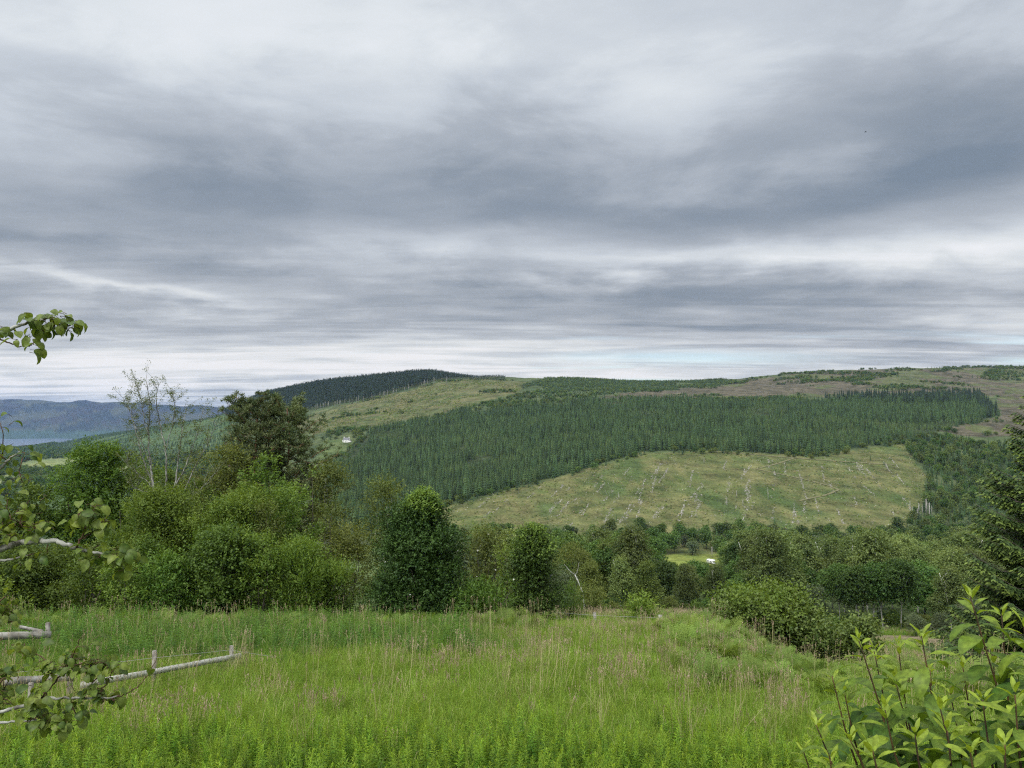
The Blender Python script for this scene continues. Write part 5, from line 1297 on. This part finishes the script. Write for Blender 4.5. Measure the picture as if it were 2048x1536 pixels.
def pear():
    Y0 = 4.0
    x0, y0 = -4.1, 4.6; z0 = float(H(x0, y0))
    o = thing('pear_tree', 'lichen covered pear tree branches reaching in at the left edge', 'tree', (x0, y0, z0))
    off = np.array([x0, y0, z0]); br = MB(); lf = MB(); tw = None
    tube(br, [(0, 0, -.2), (.1, -.05, 1.6), (.0, 0, 3.3), (.25, -.1, 5.2)], [.11, .095, .075, .03], 8)
    def L(u, v, Y=Y0): return at(u, v, Y) - off
    def axis_add(Q): axis.append(Q)
    def curve(pts, r0, r1, mb=br, sides=6, join=None):
        P_ = [np.array(join)] if join is not None else []
        P_ += [L(*p) for p in pts]; P_ = np.array(P_); n = len(P_)
        t = np.linspace(0, n - 1, 5 * n); Q = np.stack([np.interp(t, np.arange(n), P_[:, k]) for k in range(3)], 1)
        for _ in range(3): Q[1:-1] = (Q[:-2] + 2 * Q[1:-1] + Q[2:]) / 4
        Q += rng.normal(0, .003, Q.shape)
        tube(br, Q, np.linspace(r0, r1, len(Q)) * rng.uniform(.9, 1.12, len(Q)), sides, mat=0 if r0 > .0085 else 1); axis_add(Q); return Q
    axis = []
    def spur(u, v, n, size=.062, Y=Y0, spread=.03, dirx=0.0):
        c = L(u, v, Y)
        if axis:
            ax_ = np.concatenate(axis); dd = np.linalg.norm(ax_ - c, axis=1); j_ = int(np.argmin(dd))
            if .012 < dd[j_] < .4:
                mdl = (ax_[j_] + c) / 2 + rng.normal(0, .012, 3); tube(lf, [ax_[j_], mdl, c], [.0035, .0026, .0018], 4, mat=1); axis.append(np.array([mdl, c]))
        n = int(n * 1.5)
        for k in range(n):
            a = rng.uniform(0, 6.283); D = np.array([math.cos(a) * .8 + dirx, math.sin(a) * .8, rng.uniform(-.35, .6)])
            D = nrm(D); pl = rng.uniform(.018, .04)
            b = c + rng.normal(0, spread, 3); e = b + D * pl
            tube(lf, [b, e], [.0018, .0012], 3, mat=1)
            D2 = nrm(D * [1, .55, 1] + [0, 0, -.5]); s = size * 1.0 * rng.uniform(.7, 1.15)
            bigleaf(lf, e, D2, np.array([0, -.5, 1]) + D * .6 + rng.normal(0, .35, 3), s, s * rng.uniform(.62, .8), np.clip(rng.normal(.4, .25), 0, 1), rng.uniform(.4, 1.5), cup=.3)
    # top twigs against the sky
    curve([(-40, 672), (10, 664), (50, 648), (90, 636), (125, 640), (140, 650)], .012, .003, join=(.05, 0, 5.0))
    curve([(-30, 668), (5, 680), (30, 690), (58, 694)], .006, .002)
    for u, v, n in ((60, 640, 4), (75, 655, 5), (90, 650, 6), (108, 645, 6), (120, 632, 4), (128, 655, 6), (140, 650, 6), (30, 664, 2), (8, 668, 4), (0, 660, 4), (50, 680, 2), (66, 690, 4), (118, 640, 4), (105, 632, 3)): spur(u, v, n, .058, spread=.018)
    # upper left clusters
    curve([(-40, 960), (0, 940), (20, 915), (40, 905)], .012, .004, join=(.1, -.05, 3.9))
    for u, v, n in ((5, 908, 5), (25, 912, 5), (45, 915, 3), (0, 935, 4), (10, 960, 2), (38, 942, 2), (45, 965, 3), (0, 845, 2)): spur(u, v, n, .05)
    # lichen branch
    curve([(-40, 1120), (0, 1098), (40, 1085), (80, 1081), (120, 1084), (150, 1095), (170, 1100), (205, 1108), (235, 1110)], .022, .004, join=(.1, 0, 3.2))
    curve([(-40, 1140), (0, 1122), (55, 1112)], .010, .004)
    curve([(155, 1096), (165, 1070), (175, 1045), (170, 1025)], .006, .002, tw, 4)
    curve([(165, 1078), (190, 1060), (205, 1050)], .004, .002, tw, 4)
    for u, v, n in ((150, 1035, 4), (170, 1022, 6), (190, 1015, 5), (185, 1035, 5), (205, 1040, 5), (200, 1058, 5), (150, 1045, 2), (175, 1050, 3), (170, 1105, 6), (190, 1108, 6), (205, 1105, 4), (240, 1105, 5), (255, 1108, 5), (262, 1115, 4), (245, 1125, 4), (230, 1120, 3)): spur(u, v, n, .062, spread=.02)
    for u, v, n in ((0, 1035, 6), (20, 1030, 6), (40, 1045, 5), (60, 1055, 6), (75, 1060, 6), (85, 1050, 4), (30, 1070, 5), (0, 1060, 6), (5, 1075, 3), (70, 1106, 3), (95, 1104, 3), (15, 1000, 4), (50, 1015, 2), (60, 1000, 2)): spur(u, v, n, .055)
    # low branches
    curve([(-40, 1440), (0, 1425), (45, 1412), (80, 1399), (130, 1395), (185, 1397), (235, 1394)], .012, .004, join=(.05, 0, 2.0)); curve([(232, 1394), (255, 1387), (275, 1374), (300, 1345), (312, 1318)], .0042, .0015)
    curve([(-40, 1452), (0, 1446), (50, 1443), (75, 1440)], .009, .004, join=(.05, 0, 1.8))
    for p_ in ([(80, 1399), (110, 1365), (135, 1335), (150, 1300), (165, 1272)], [(90, 1397), (93, 1375), (92, 1350)], [(165, 1396), (190, 1360), (215, 1335)], [(195, 1396), (205, 1375), (222, 1350)], [(60, 1440), (80, 1455), (82, 1462)], [(225, 1395), (228, 1405)]): curve(p_, .005, .0018, tw, 4)
    for u, v, n in ((75, 1395, 6), (85, 1385, 5), (95, 1345, 5), (105, 1330, 6), (120, 1335, 5), (140, 1315, 5), (150, 1330, 6), (165, 1345, 5), (180, 1330, 5), (195, 1325, 6), (210, 1325, 6), (225, 1340, 5), (160, 1290, 3), (145, 1305, 4), (165, 1390, 5), (180, 1380, 5), (195, 1375, 4), (205, 1400, 5), (230, 1390, 4), (65, 1425, 6), (85, 1430, 6), (70, 1410, 6), (100, 1440, 6), (115, 1445, 6), (130, 1440, 5), (145, 1415, 6), (150, 1432, 4), (40, 1295, 4), (55, 1298, 4), (140, 1400, 4), (312, 1325, 1)): spur(u, v, n, .058, spread=.022)
    # leafy growth along the frame's left side
    for v0, v1, n in ((1185, 1245, 9), (1345, 1420, 12)):
        for k in range(n): spur(rng.uniform(-30, 28), rng.uniform(v0, v1), 5, .05, 4.3)
        curve([(-60, v1 + 30), (-20, (v0 + v1) / 2), (10, v0 + 10)], .008, .003, tw, 4)
    br.build('branches', [M['greybark'], M['twig']], o, True); lf.build('foliage', [M['pear'], M['twig']], o, True)
pear()

def shoot_shrub():
    x0, y0 = 2.35, 3.7; z0 = float(H(x0, y0)); off = np.array([x0, y0, z0])
    o = thing('leafy_shrub', 'tall leafy shrub with bright yellow green shoot tips in the near right corner', 'shrub', (x0, y0, z0))
    st = MB(); lf = MB()
    shoots = [  # tip u, tip v, foot u, distance, leaf size
     (1940, 1192, 2075, 3.3, .125), (2003, 1228, 2040, 3.5, .12), (1843, 1272, 1885, 3.2, .125), (1718, 1282, 1800, 3.3, .12), (1748, 1302, 1790, 3.6, .11),
     (1796, 1292, 1850, 3.7, .11), (1664, 1352, 1740, 3.5, .10), (1690, 1390, 1750, 3.3, .10), (1632, 1450, 1690, 3.2, .105), (1606, 1500, 1640, 3.4, .1),
     (1880, 1415, 1905, 3.0, .12), (1895, 1462, 1915, 2.9, .12), (2048, 1250, 2085, 3.2, .13), (1925, 1330, 1965, 3.5, .115), (1985, 1310, 2010, 3.7, .11),
     (1770, 1420, 1830, 3.1, .12), (1700, 1480, 1750, 3.0, .12), (1965, 1400, 2000, 3.0, .125), (2030, 1390, 2050, 2.9, .13), (1830, 1470, 1860, 2.9, .12),
     (1745, 1500, 1775, 2.85, .12), (2010, 1490, 2030, 2.8, .13), (1940, 1500, 1960, 2.8, .12), (1660, 1520, 1690, 3.0, .11), (1790, 1360, 1840, 3.5, .115), (2075, 1320, 2090, 3.1, .13), (1860, 1340, 1900, 3.8, .11), (1900, 1385, 1930, 3.7, .11)]
    for (tu, tv, fu, Y, LS) in shoots:
        top = at(tu, tv, Y) - off; low = at(fu, 1600, Y + .05) - off; LS = LS * 1.32; foot = np.array([rng.normal(0, .12), rng.normal(0, .12), -.05])
        P_ = np.array([foot, foot * .6 + low * .4 + [0, 0, -.3], low, low + (top - low) * .5 + rng.normal(0, .012, 3), top])
        t = np.linspace(0, 4, 26); Q = np.stack([np.interp(t, np.arange(5), P_[:, k]) for k in range(3)], 1)
        for _ in range(3): Q[1:-1] = (Q[:-2] + 2 * Q[1:-1] + Q[2:]) / 4
        tube(st, Q, np.linspace(.009, .0022, 26), 6)
        # leaves along the visible length and on down
        seg = np.concatenate([[0], np.cumsum(np.linalg.norm(np.diff(Q, axis=0), axis=1))]); tot = seg[-1]
        d = 0.0; a = rng.uniform(0, 3.14); k = 0
        while d < min(tot * .75, 2.2):
            s = tot - d; p_ = np.array([np.interp(s, seg, Q[:, j]) for j in range(3)])
            age = min(1, d / .13); ax = nrm(Q[-1] - Q[-6])
            size = LS * (.34 + .78 * min(1, d / .22)) * rng.uniform(.85, 1.15)
            for sg in (0, math.pi):
                b = a + sg + rng.normal(0, .25); el = 1.0 * (1 - age) + .12 * age + rng.normal(0, .12)
                D = nrm(np.array([math.cos(b) * math.cos(el), .6 * math.sin(b) * math.cos(el), math.sin(el)]))
                Nn = np.array([-math.cos(b) * math.sin(el), -math.sin(b) * math.sin(el), math.cos(el)]) + rng.normal(0, .18, 3)
                pt_ = p_ + D * .012
                bigleaf(lf, pt_, D, Nn, size, size * (.30 + .10 * age), np.clip(.95 - .45 * age - .42 * min(1, d / .45) + rng.normal(0, .09), 0, 1), .35 + .75 * age + rng.normal(0, .25), cup=.35 - .15 * age, pt=1.0)
            a += 1.57 + rng.normal(0, .2); d += .02 + .042 * age * rng.uniform(.8, 1.2); k += 1
    st.build('stems', M['redstem'], o, True); lf.build('foliage', M['shoot'], o, True)
shoot_shrub()

# ------------------------------------------------------------------ house, motorhome, pole, bird
def house():
    u, v = 694, 884; Y = ground_y(u, v, 900, 1500); x = (u - 1024) / F * Y; z = float(H(x, Y))
    o = thing('cottage', 'white cottage with a dark roof beside the plantation', 'house', (x, Y, z), R(-28))
    wl = flatmat('white_render', (.74, .73, .69), .8); rf = flatmat('slate_roof', (.13, .13, .14), .7); gl = flatmat('dark_window', (.03, .035, .04), .15, .5)
    b = MB(); L, W, h, rh = 11., 6.5, 3.6, 3.0
    b.add([(-L / 2, -W / 2, -1), (L / 2, -W / 2, -1), (L / 2, W / 2, -1), (-L / 2, W / 2, -1), (-L / 2, -W / 2, h), (L / 2, -W / 2, h), (L / 2, W / 2, h), (-L / 2, W / 2, h), (-L / 2, 0, h + rh), (L / 2, 0, h + rh)],
          [(0, 1, 5, 4), (2, 3, 7, 6), (1, 2, 6, 5), (3, 0, 4, 7)], [(4, 7, 8), (5, 9, 6)])
    boxm(b, (L / 2 + 1.6, -.3, .6), (3.2, 4.6, 3.2)); b.build('wall', wl, o)
    b = MB()
    for s in (-1, 1):
        b.add([(-L / 2 + .25, s * (W / 2 + .3), h - .2), (L / 2 - .25, s * (W / 2 + .3), h - .2), (L / 2 - .25, 0, h + rh + .12), (-L / 2 + .25, 0, h + rh + .12)], [(0, 1, 2, 3)])
        b.add([(-L / 2 + .25, s * (W / 2 + .3), h - .05), (L / 2 - .25, s * (W / 2 + .3), h - .05), (L / 2 - .25, 0, h + rh + .3), (-L / 2 + .25, 0, h + rh + .3)], [(0, 1, 2, 3)])
    boxm(b, (L / 2 + 1.7, -.3, 2.32), (3.4, 5.0, .2))
    r = b.build('roof', rf, o)
    for s in (-1, 1):
        b = MB(); boxm(b, (s * (L / 2 - .55), 0, h + rh + .5), (.95, 1.1, 2.0)); b.build('chimney', wl, r)
    for px in (-3.4, 3.2):
        b = MB(); boxm(b, (px, -W / 2 - .02, 1.7), (1.2, .1, 1.4)); b.build('window', gl, o)
    b = MB(); boxm(b, (0, -W / 2 - .02, 1.05), (1.0, .1, 2.1)); b.build('door', gl, o)
house()
def motorhome():
    u, v = 1418, 1122; Y = 470; x = (u - 1024) / F * Y; z = float(zr(1123)) * Y
    # stands on the field
    g = float(H(x, Y)); z = g
    o = thing('motorhome', 'white motorhome parked at the field edge among birches', 'motorhome', (x, Y, z), R(-58)); o.scale = (.85,) * 3
    wh = flatmat('white_body', (.82, .82, .8), .4, .5); gl = flatmat('tinted_window', (.02, .022, .025), .12, .5); ty = flatmat('tyre_rubber', (.02, .02, .02), .9)
    def hull(prof, w, mat, name):
        b = MB(); n = len(prof); v = [(p[0], -w / 2, p[1]) for p in prof] + [(p[0], w / 2, p[1]) for p in prof]
        q = [(i, (i + 1) % n, n + (i + 1) % n, n + i) for i in range(n)]; c0 = np.mean(prof, 0)
        v += [(c0[0], -w / 2, c0[1]), (c0[0], w / 2, c0[1])]
        t = [((i + 1) % n, i, 2 * n) for i in range(n)] + [(n + i, n + (i + 1) % n, 2 * n + 1) for i in range(n)]
        b.add(v, q, t); return b.build(name, mat, o)
    hull([(-3.2, .55), (-3.2, 3.0), (-2.9, 3.25), (2.2, 3.25), (2.9, 2.9), (2.9, 2.35), (1.7, 2.1), (1.7, .55)], 2.4, wh, 'body')
    hull([(1.71, .5), (1.71, 2.05), (2.1, 2.05), (2.75, 1.35), (3.7, 1.1), (3.75, .5)], 2.1, wh, 'cab')
    b = MB(); b.add([(2.16, -.95, 2.0), (2.16, .95, 2.0), (2.78, .95, 1.36), (2.78, -.95, 1.36)], [(0, 1, 2, 3)]); b.v[-1] = b.v[-1] + np.array([.03, 0, .04]); b.build('windscreen', gl, o)
    for (px, w, zz, hh) in ((-1.8, 1.2, 2.2, .7), (.2, .9, 2.2, .7), (.95, .65, 1.5, 1.7)):
        b = MB(); boxm(b, (px, -1.21, zz), (w, .06, hh)); b.build('door' if hh > 1 else 'window', gl, o)
    for px in (-1.9, 2.7):
        for s in (-1, 1):
            b = MB(); tube(b, [(px, s * .85, .36), (px, s * 1.1, .36)], .36, 12); b.build('wheel', ty, o)
motorhome()
def pole():
    Y = 500; u = 1420; x = (u - 1024) / F * Y; g = float(H(x, Y)); top = float(zr(1093)) * Y
    o = thing('utility_pole', 'thin grey wooden pole rising behind the motorhome', 'pole', (x, Y, g))
    b = MB(); tube(b, [(0, 0, -.5), (0, 0, top - g)], [.22, .16], 6); b.build('post', M['deadwood'], o)
    b = MB(); boxm(b, (0, 0, top - g - .5), (1.6, .12, .12)); b.build('crossarm', M['deadwood'], o)
pole()
def bird():
    p_ = at(1731, 264, 150); o = thing('bird', 'tiny dark bird flying under the grey cloud', 'bird', tuple(p_))
    m = flatmat('dark_feathers', (.05, .05, .055), .8)
    b = MB(); tube(b, [(-.22, 0, 0), (-.1, 0, .02), (.08, 0, .02), (.2, 0, .03), (.26, 0, .03)], [.01, .05, .06, .035, .008], 6); b.build('body', m, o)
    for s in (-1, 1):
        b = MB(); b.add([(-.08, 0, .03), (.08, 0, .03), (.06, s * .22, .12), (-.06, s * .22, .12), (-.1, s * .42, .05)], [(0, 1, 2, 3)], [(3, 2, 4)]); b.build('wing', m, o)
bird()
# pale stony patch on the bank
def stones():
    m = flatmat('pale_stone', (.3, .29, .265), .9, .1)
    for (u, v, n, w) in ((1787, 1284, 16, 30), (1815, 1291, 8, 14)):
        y = ground_y(u, v, 44, 140); x = (u - 1024) / F * y; mb = MB()
        for k in range(n):
            px = x + rng.uniform(-1, 1) * w / F * y; py = y + rng.normal(0, .8); r = rng.uniform(.2, .45); z = float(H(px, py)) - .12
            mb.add([(px + r * math.cos(a) * rng.uniform(.8, 1.2), py + r * math.sin(a) * rng.uniform(.8, 1.2), z + .12 * (i % 2)) for i, a in enumerate(np.linspace(0, 6.283, 8, endpoint=False))] + [(px, py, z + .3)], None, [(i, (i + 1) % 8, 8) for i in range(8)])
        o = mb.build('stone_heap', m); tag(o, 'pale stones bared on the bank right of the wide shrub' if u < 1800 else 'small pale stone patch just right of the larger one', 'stones')
stones()

# ------------------------------------------------------------------ sky, sun, air, camera
SUN_EL, SUN_AZ = 48.0, 215.0     # azimuth clockwise from +Y
def sky():
    w = bpy.data.worlds.new('World'); scene.world = w; w.use_nodes = True
    nt = w.node_tree; nt.nodes.clear(); Lk = nt.links.new
    out = N_(nt, 'ShaderNodeOutputWorld'); bg = N_(nt, 'ShaderNodeBackground'); bg.inputs[1].default_value = .1
    Lk(bg.outputs[0], out.inputs[0])
    st = N_(nt, 'ShaderNodeTexSky', sky_type='NISHITA'); st.sun_disc = False; st.sun_elevation = R(SUN_EL); st.sun_rotation = R(SUN_AZ)
    tc = N_(nt, 'ShaderNodeTexCoord'); sp = N_(nt, 'ShaderNodeSeparateXYZ'); Lk(tc.outputs['Generated'], sp.inputs[0])
    def m(op, a, b=None, c=None, clamp=False):
        n = N_(nt, 'ShaderNodeMath', operation=op, use_clamp=clamp)
        for i, x in enumerate((a, b, c)):
            if x is None: continue
            if isinstance(x, (int, float)): n.inputs[i].default_value = x
            else: Lk(x, n.inputs[i])
        return n.outputs[0]
    def mr(x, a, b, c, d, smoothstep=True):
        n = N_(nt, 'ShaderNodeMapRange', interpolation_type='SMOOTHSTEP' if smoothstep else 'LINEAR')
        Lk(x, n.inputs[0])
        for i, q in enumerate((a, b, c, d)): n.inputs[1 + i].default_value = q
        return n.outputs[0]
    x, y, z = sp.outputs
    zz = m('MAXIMUM', z, 0.0)
    den = m('ADD', zz, .045)
    px = m('DIVIDE', x, den); py = m('DIVIDE', y, den)
    cv = N_(nt, 'ShaderNodeCombineXYZ'); Lk(px, cv.inputs[0]); Lk(py, cv.inputs[1])
    def noise(vec, scale, detail, rough=.55, st3=(1, 1, 1), rot=0, off=(0, 0, 0), dist=0):
        mp = N_(nt, 'ShaderNodeMapping'); mp.inputs['Scale'].default_value = st3; mp.inputs['Rotation'].default_value = (0, 0, rot); mp.inputs['Location'].default_value = off
        Lk(vec, mp.inputs[0]); n = N_(nt, 'ShaderNodeTexNoise'); n.inputs['Scale'].default_value = scale; n.inputs['Detail'].default_value = detail; n.inputs['Roughness'].default_value = rough; n.inputs['Distortion'].default_value = dist
        Lk(mp.outputs[0], n.inputs[0]); return n.outputs[0]
    n_big = noise(cv.outputs[0], .38, 5, .5, (.8, 1.25, 1), .3, (3.1, 1.7, 0), .4)
    n_mid = noise(cv.outputs[0], 1.1, 7, .55, (.6, 1.1, 1), -.2, (7.7, 2.9, 0), .3)
    n_fine = noise(cv.outputs[0], 3.2, 8, .6, (.6, 1, 1), .25, (1.3, 8.2, 0), .2)
    n_lump = noise(tc.outputs['Generated'], 4.2, 9, .58, (1, 1, 2.7), 0, (2.2, .7, 3.1), .25)
    # tangent coordinates towards the valley
    yy = m('MAXIMUM', y, .05)
    ta = m('DIVIDE', x, yy); te = m('DIVIDE', z, yy)
    rawa, rawe = ta, te
    ta = m('ADD', ta, m('MULTIPLY', m('SUBTRACT', n_mid, .5), .22)); te = m('ADD', te, m('MULTIPLY', m('SUBTRACT', n_lump, .5), .11))
    tv = N_(nt, 'ShaderNodeCombineXYZ'); Lk(ta, tv.inputs[0]); Lk(te, tv.inputs[1])
    feats = [  # u, v, half width, half height, tilt (deg, + = rises to the right), amount
     (200, 60, 520, 130, 0, .20), (1000, 60, 420, 120, 0, .10), (1300, 190, 330, 100, -12, .06), (1650, 90, 420, 110, 0, .10),
     (820, 370, 620, 95, 2, -.19), (250, 380, 420, 85, 0, -.18), (1660, 395, 430, 52, 12, -.32), (1980, 300, 330, 130, 10, -.30), (1150, 430, 420, 48, 4, -.16), (1900, 160, 260, 120, 0, -.12),
     (980, 482, 420, 34, -4, .20), (1540, 510, 420, 30, 4, .30), (2000, 480, 260, 40, 8, .26), (60, 500, 300, 30, 0, -.12), (430, 545, 340, 34, -6, -.22), (260, 575, 260, 12, -8, .24),
     (1450, 610, 520, 55, 0, -.26), (1100, 585, 260, 30, 0, -.14), (760, 640, 500, 22, 0, -.12), (1700, 670, 420, 30, 0, -.18), (1050, 690, 520, 30, 0, .12),
     (400, 720, 700, 40, 0, .24), (1150, 745, 420, 22, 0, .28), (1024, 775, 1500, 40, 0, .18), (1900, 560, 300, 26, 0, .1),
     (90, 790, 260, 22, 0, -.1), (200, 745, 480, 34, 0, .16)]
    tot = None
    for (u, v, a, b, tilt, amt) in feats:
        mp = N_(nt, 'ShaderNodeMapping', vector_type='TEXTURE')
        mp.inputs['Location'].default_value = ((u - 1024) / F, float(zr(v)), 0); mp.inputs['Rotation'].default_value = (0, 0, R(tilt)); mp.inputs['Scale'].default_value = (a / F, b / F, 1)
        Lk(tv.outputs[0], mp.inputs[0])
        d = N_(nt, 'ShaderNodeVectorMath', operation='DOT_PRODUCT'); Lk(mp.outputs[0], d.inputs[0]); Lk(mp.outputs[0], d.inputs[1])
        g = m('MULTIPLY', m('POWER', 2.718, m('MULTIPLY', d.outputs['Value'], -1.0)), amt)
        tot = g if tot is None else m('ADD', tot, g)
    tot = m('MULTIPLY', tot, mr(y, .0, .3, 0, 1))
    lowf = mr(z, .02, .30, 1, 0)             # how close to the horizon
    amp_m = m('MULTIPLY_ADD', lowf, .68, .12)
    val = m('ADD', m('MULTIPLY_ADD', m('SUBTRACT', n_big, .5), .38, .50), tot)
    val = m('ADD', val, m('MULTIPLY', m('SUBTRACT', n_mid, .5), amp_m))
    val = m('ADD', val, m('MULTIPLY', m('SUBTRACT', n_fine, .5), m('MULTIPLY_ADD', lowf, .3, .26)))
    n_lay = noise(cv.outputs[0], .85, 6, .55, (.28, 1.5, 1), .06, (5.5, 9.4, 0), .5)
    val = m('ADD', val, m('MULTIPLY', m('SUBTRACT', mr(n_lay, .43, .58, 0, 1), .5), m('MULTIPLY_ADD', lowf, .25, .02)))
    val = m('ADD', val, m('MULTIPLY', m('SUBTRACT', n_lump, .5), .36))
    val = m('ADD', val, m('MULTIPLY', m('SUBTRACT', mr(n_lump, .43, .58, 0, 1), .5), .06))
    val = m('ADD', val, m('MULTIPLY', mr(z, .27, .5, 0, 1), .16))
    val = m('ADD', val, m('MULTIPLY', mr(z, .42, .95, 0, 1), .5))      # overhead sky brightened above the view, added to light the ground
    val = m('ADD', val, m('MULTIPLY', lowf, .09))
    ramp = N_(nt, 'ShaderNodeValToRGB'); Lk(val, ramp.inputs[0])
    e = ramp.color_ramp.elements
    e[0].position = .0; e[0].color = (.2, .248, .31, 1)
    e[1].position = 1.0; e[1].color = (.86, .88, .92, 1)
    for p_, c in ((.22, (.275, .318, .375)), (.45, (.415, .455, .51)), (.62, (.56, .605, .66)), (.8, (.715, .755, .79))):
        q = e.new(p_); q.color = (*c, 1)
    cl = N_(nt, 'ShaderNodeVectorMath', operation='SCALE'); Lk(ramp.outputs[0], cl.inputs[0])
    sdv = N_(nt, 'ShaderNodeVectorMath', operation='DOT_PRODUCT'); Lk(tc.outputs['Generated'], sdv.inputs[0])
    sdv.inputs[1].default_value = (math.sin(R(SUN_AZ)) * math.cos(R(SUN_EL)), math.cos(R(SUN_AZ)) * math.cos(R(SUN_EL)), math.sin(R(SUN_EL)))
    glow = m('POWER', m('MAXIMUM', sdv.outputs['Value'], 0.0), 3.0)          # brightness lobe added round the unseen sun to light hill and bushes
    bright = m('ADD', m('MULTIPLY_ADD', mr(z, .5, .9, 0, 1), 7.0, 7.4), m('MULTIPLY', glow, 18.0))  # overhead part raised further, out of view, for added light from above
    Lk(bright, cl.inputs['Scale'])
    warm = mixc(nt, m('MULTIPLY', lowf, .9), (1.0, 1.0, 1.0), (1.06, 1.0, .92))
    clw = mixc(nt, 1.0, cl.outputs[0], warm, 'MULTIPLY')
    # breaks of blue low over the hills
    gap = noise(cv.outputs[0], .55, 4, .5, (.35, 1.3, 1), 0, (4.4, .6, 0))
    gm = m('MULTIPLY', mr(gap, .60, .70, 0, 1), mr(z, .03, .16, 1, 0))
    def gauss(u, v, a, b):
        mp = N_(nt, 'ShaderNodeMapping', vector_type='TEXTURE'); mp.inputs['Location'].default_value = ((u - 1024) / F, float(zr(v)), 0); mp.inputs['Scale'].default_value = (a / F, b / F, 1); Lk(tv.outputs[0], mp.inputs[0])
        d = N_(nt, 'ShaderNodeVectorMath', operation='DOT_PRODUCT'); Lk(mp.outputs[0], d.inputs[0]); Lk(mp.outputs[0], d.inputs[1])
        return m('POWER', 2.718, m('MULTIPLY', d.outputs['Value'], -1.0))
    rv = N_(nt, 'ShaderNodeCombineXYZ'); Lk(m('ADD', rawa, m('MULTIPLY', m('SUBTRACT', n_mid, .5), .2)), rv.inputs[0]); Lk(m('ADD', rawe, m('MULTIPLY', m('SUBTRACT', n_fine, .5), .012)), rv.inputs[1])
    tv = rv
    gm = m('MAXIMUM', gm, m('MULTIPLY', m('MAXIMUM', gauss(1370, 716, 240, 13), m('MULTIPLY', gauss(2060, 722, 90, 8), .9)), .68), clamp=True)
    sks = N_(nt, 'ShaderNodeVectorMath', operation='SCALE'); Lk(st.outputs[0], sks.inputs[0]); sks.inputs['Scale'].default_value = 1.15
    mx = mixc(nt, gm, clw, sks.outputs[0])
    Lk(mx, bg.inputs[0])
sky()
sd = bpy.data.lights.new('sun', 'SUN'); sd.energy = 1.5; sd.angle = R(14); sd.color = (1, .96, .9)
so = bpy.data.objects.new('sun', sd); COL.objects.link(so)
az, el = R(SUN_AZ), R(SUN_EL)
dvec = Vector((math.sin(az) * math.cos(el), math.cos(az) * math.cos(el), math.sin(el)))
so.rotation_euler = dvec.to_track_quat('Z', 'Y').to_euler(); so.location = dvec * 200

# air
m, nt, out = newmat('haze_air')
pv = N_(nt, 'ShaderNodeVolumePrincipled'); pv.inputs['Color'].default_value = (.36, .57, 1.0, 1); pv.inputs['Density'].default_value = 2.5e-5; pv.inputs['Anisotropy'].default_value = .2
nt.links.new(pv.outputs[0], out.inputs['Volume'])
mb = MB(); boxm(mb, (0, 0, 85), (29000, 29000, 770))
hz = mb.build('haze', m); tag(hz, 'thin blue air over the whole valley', 'haze', kind='stuff')

cd = bpy.data.cameras.new('camera'); cam = bpy.data.objects.new('camera', cd); COL.objects.link(cam)
cd.sensor_width = 36; cd.lens = 36 * F / 2048; cd.clip_start = .05; cd.clip_end = 60000
cam.location = (0, 0, 0); cam.rotation_euler = (R(90) + PITCH, 0, 0)
scene.camera = cam
scene.render.engine = 'CYCLES'
scene.view_settings.view_transform = 'Standard'; scene.view_settings.look = 'None'; scene.view_settings.gamma = 1; scene.view_settings.exposure = 0.48
c = scene.cycles
c.max_bounces = 6; c.diffuse_bounces = 3; c.glossy_bounces = 2; c.transmission_bounces = 3; c.volume_bounces = 1; c.transparent_max_bounces = 4
c.pixel_filter_type = 'BLACKMAN_HARRIS'; c.filter_width = 1.2
c.use_adaptive_sampling = False; c.use_denoising = False; c.denoiser = 'OPENIMAGEDENOISE'; c.denoising_input_passes = 'RGB_ALBEDO_NORMAL'; c.denoising_prefilter = 'ACCURATE'
c.caustics_reflective = False; c.caustics_refractive = False
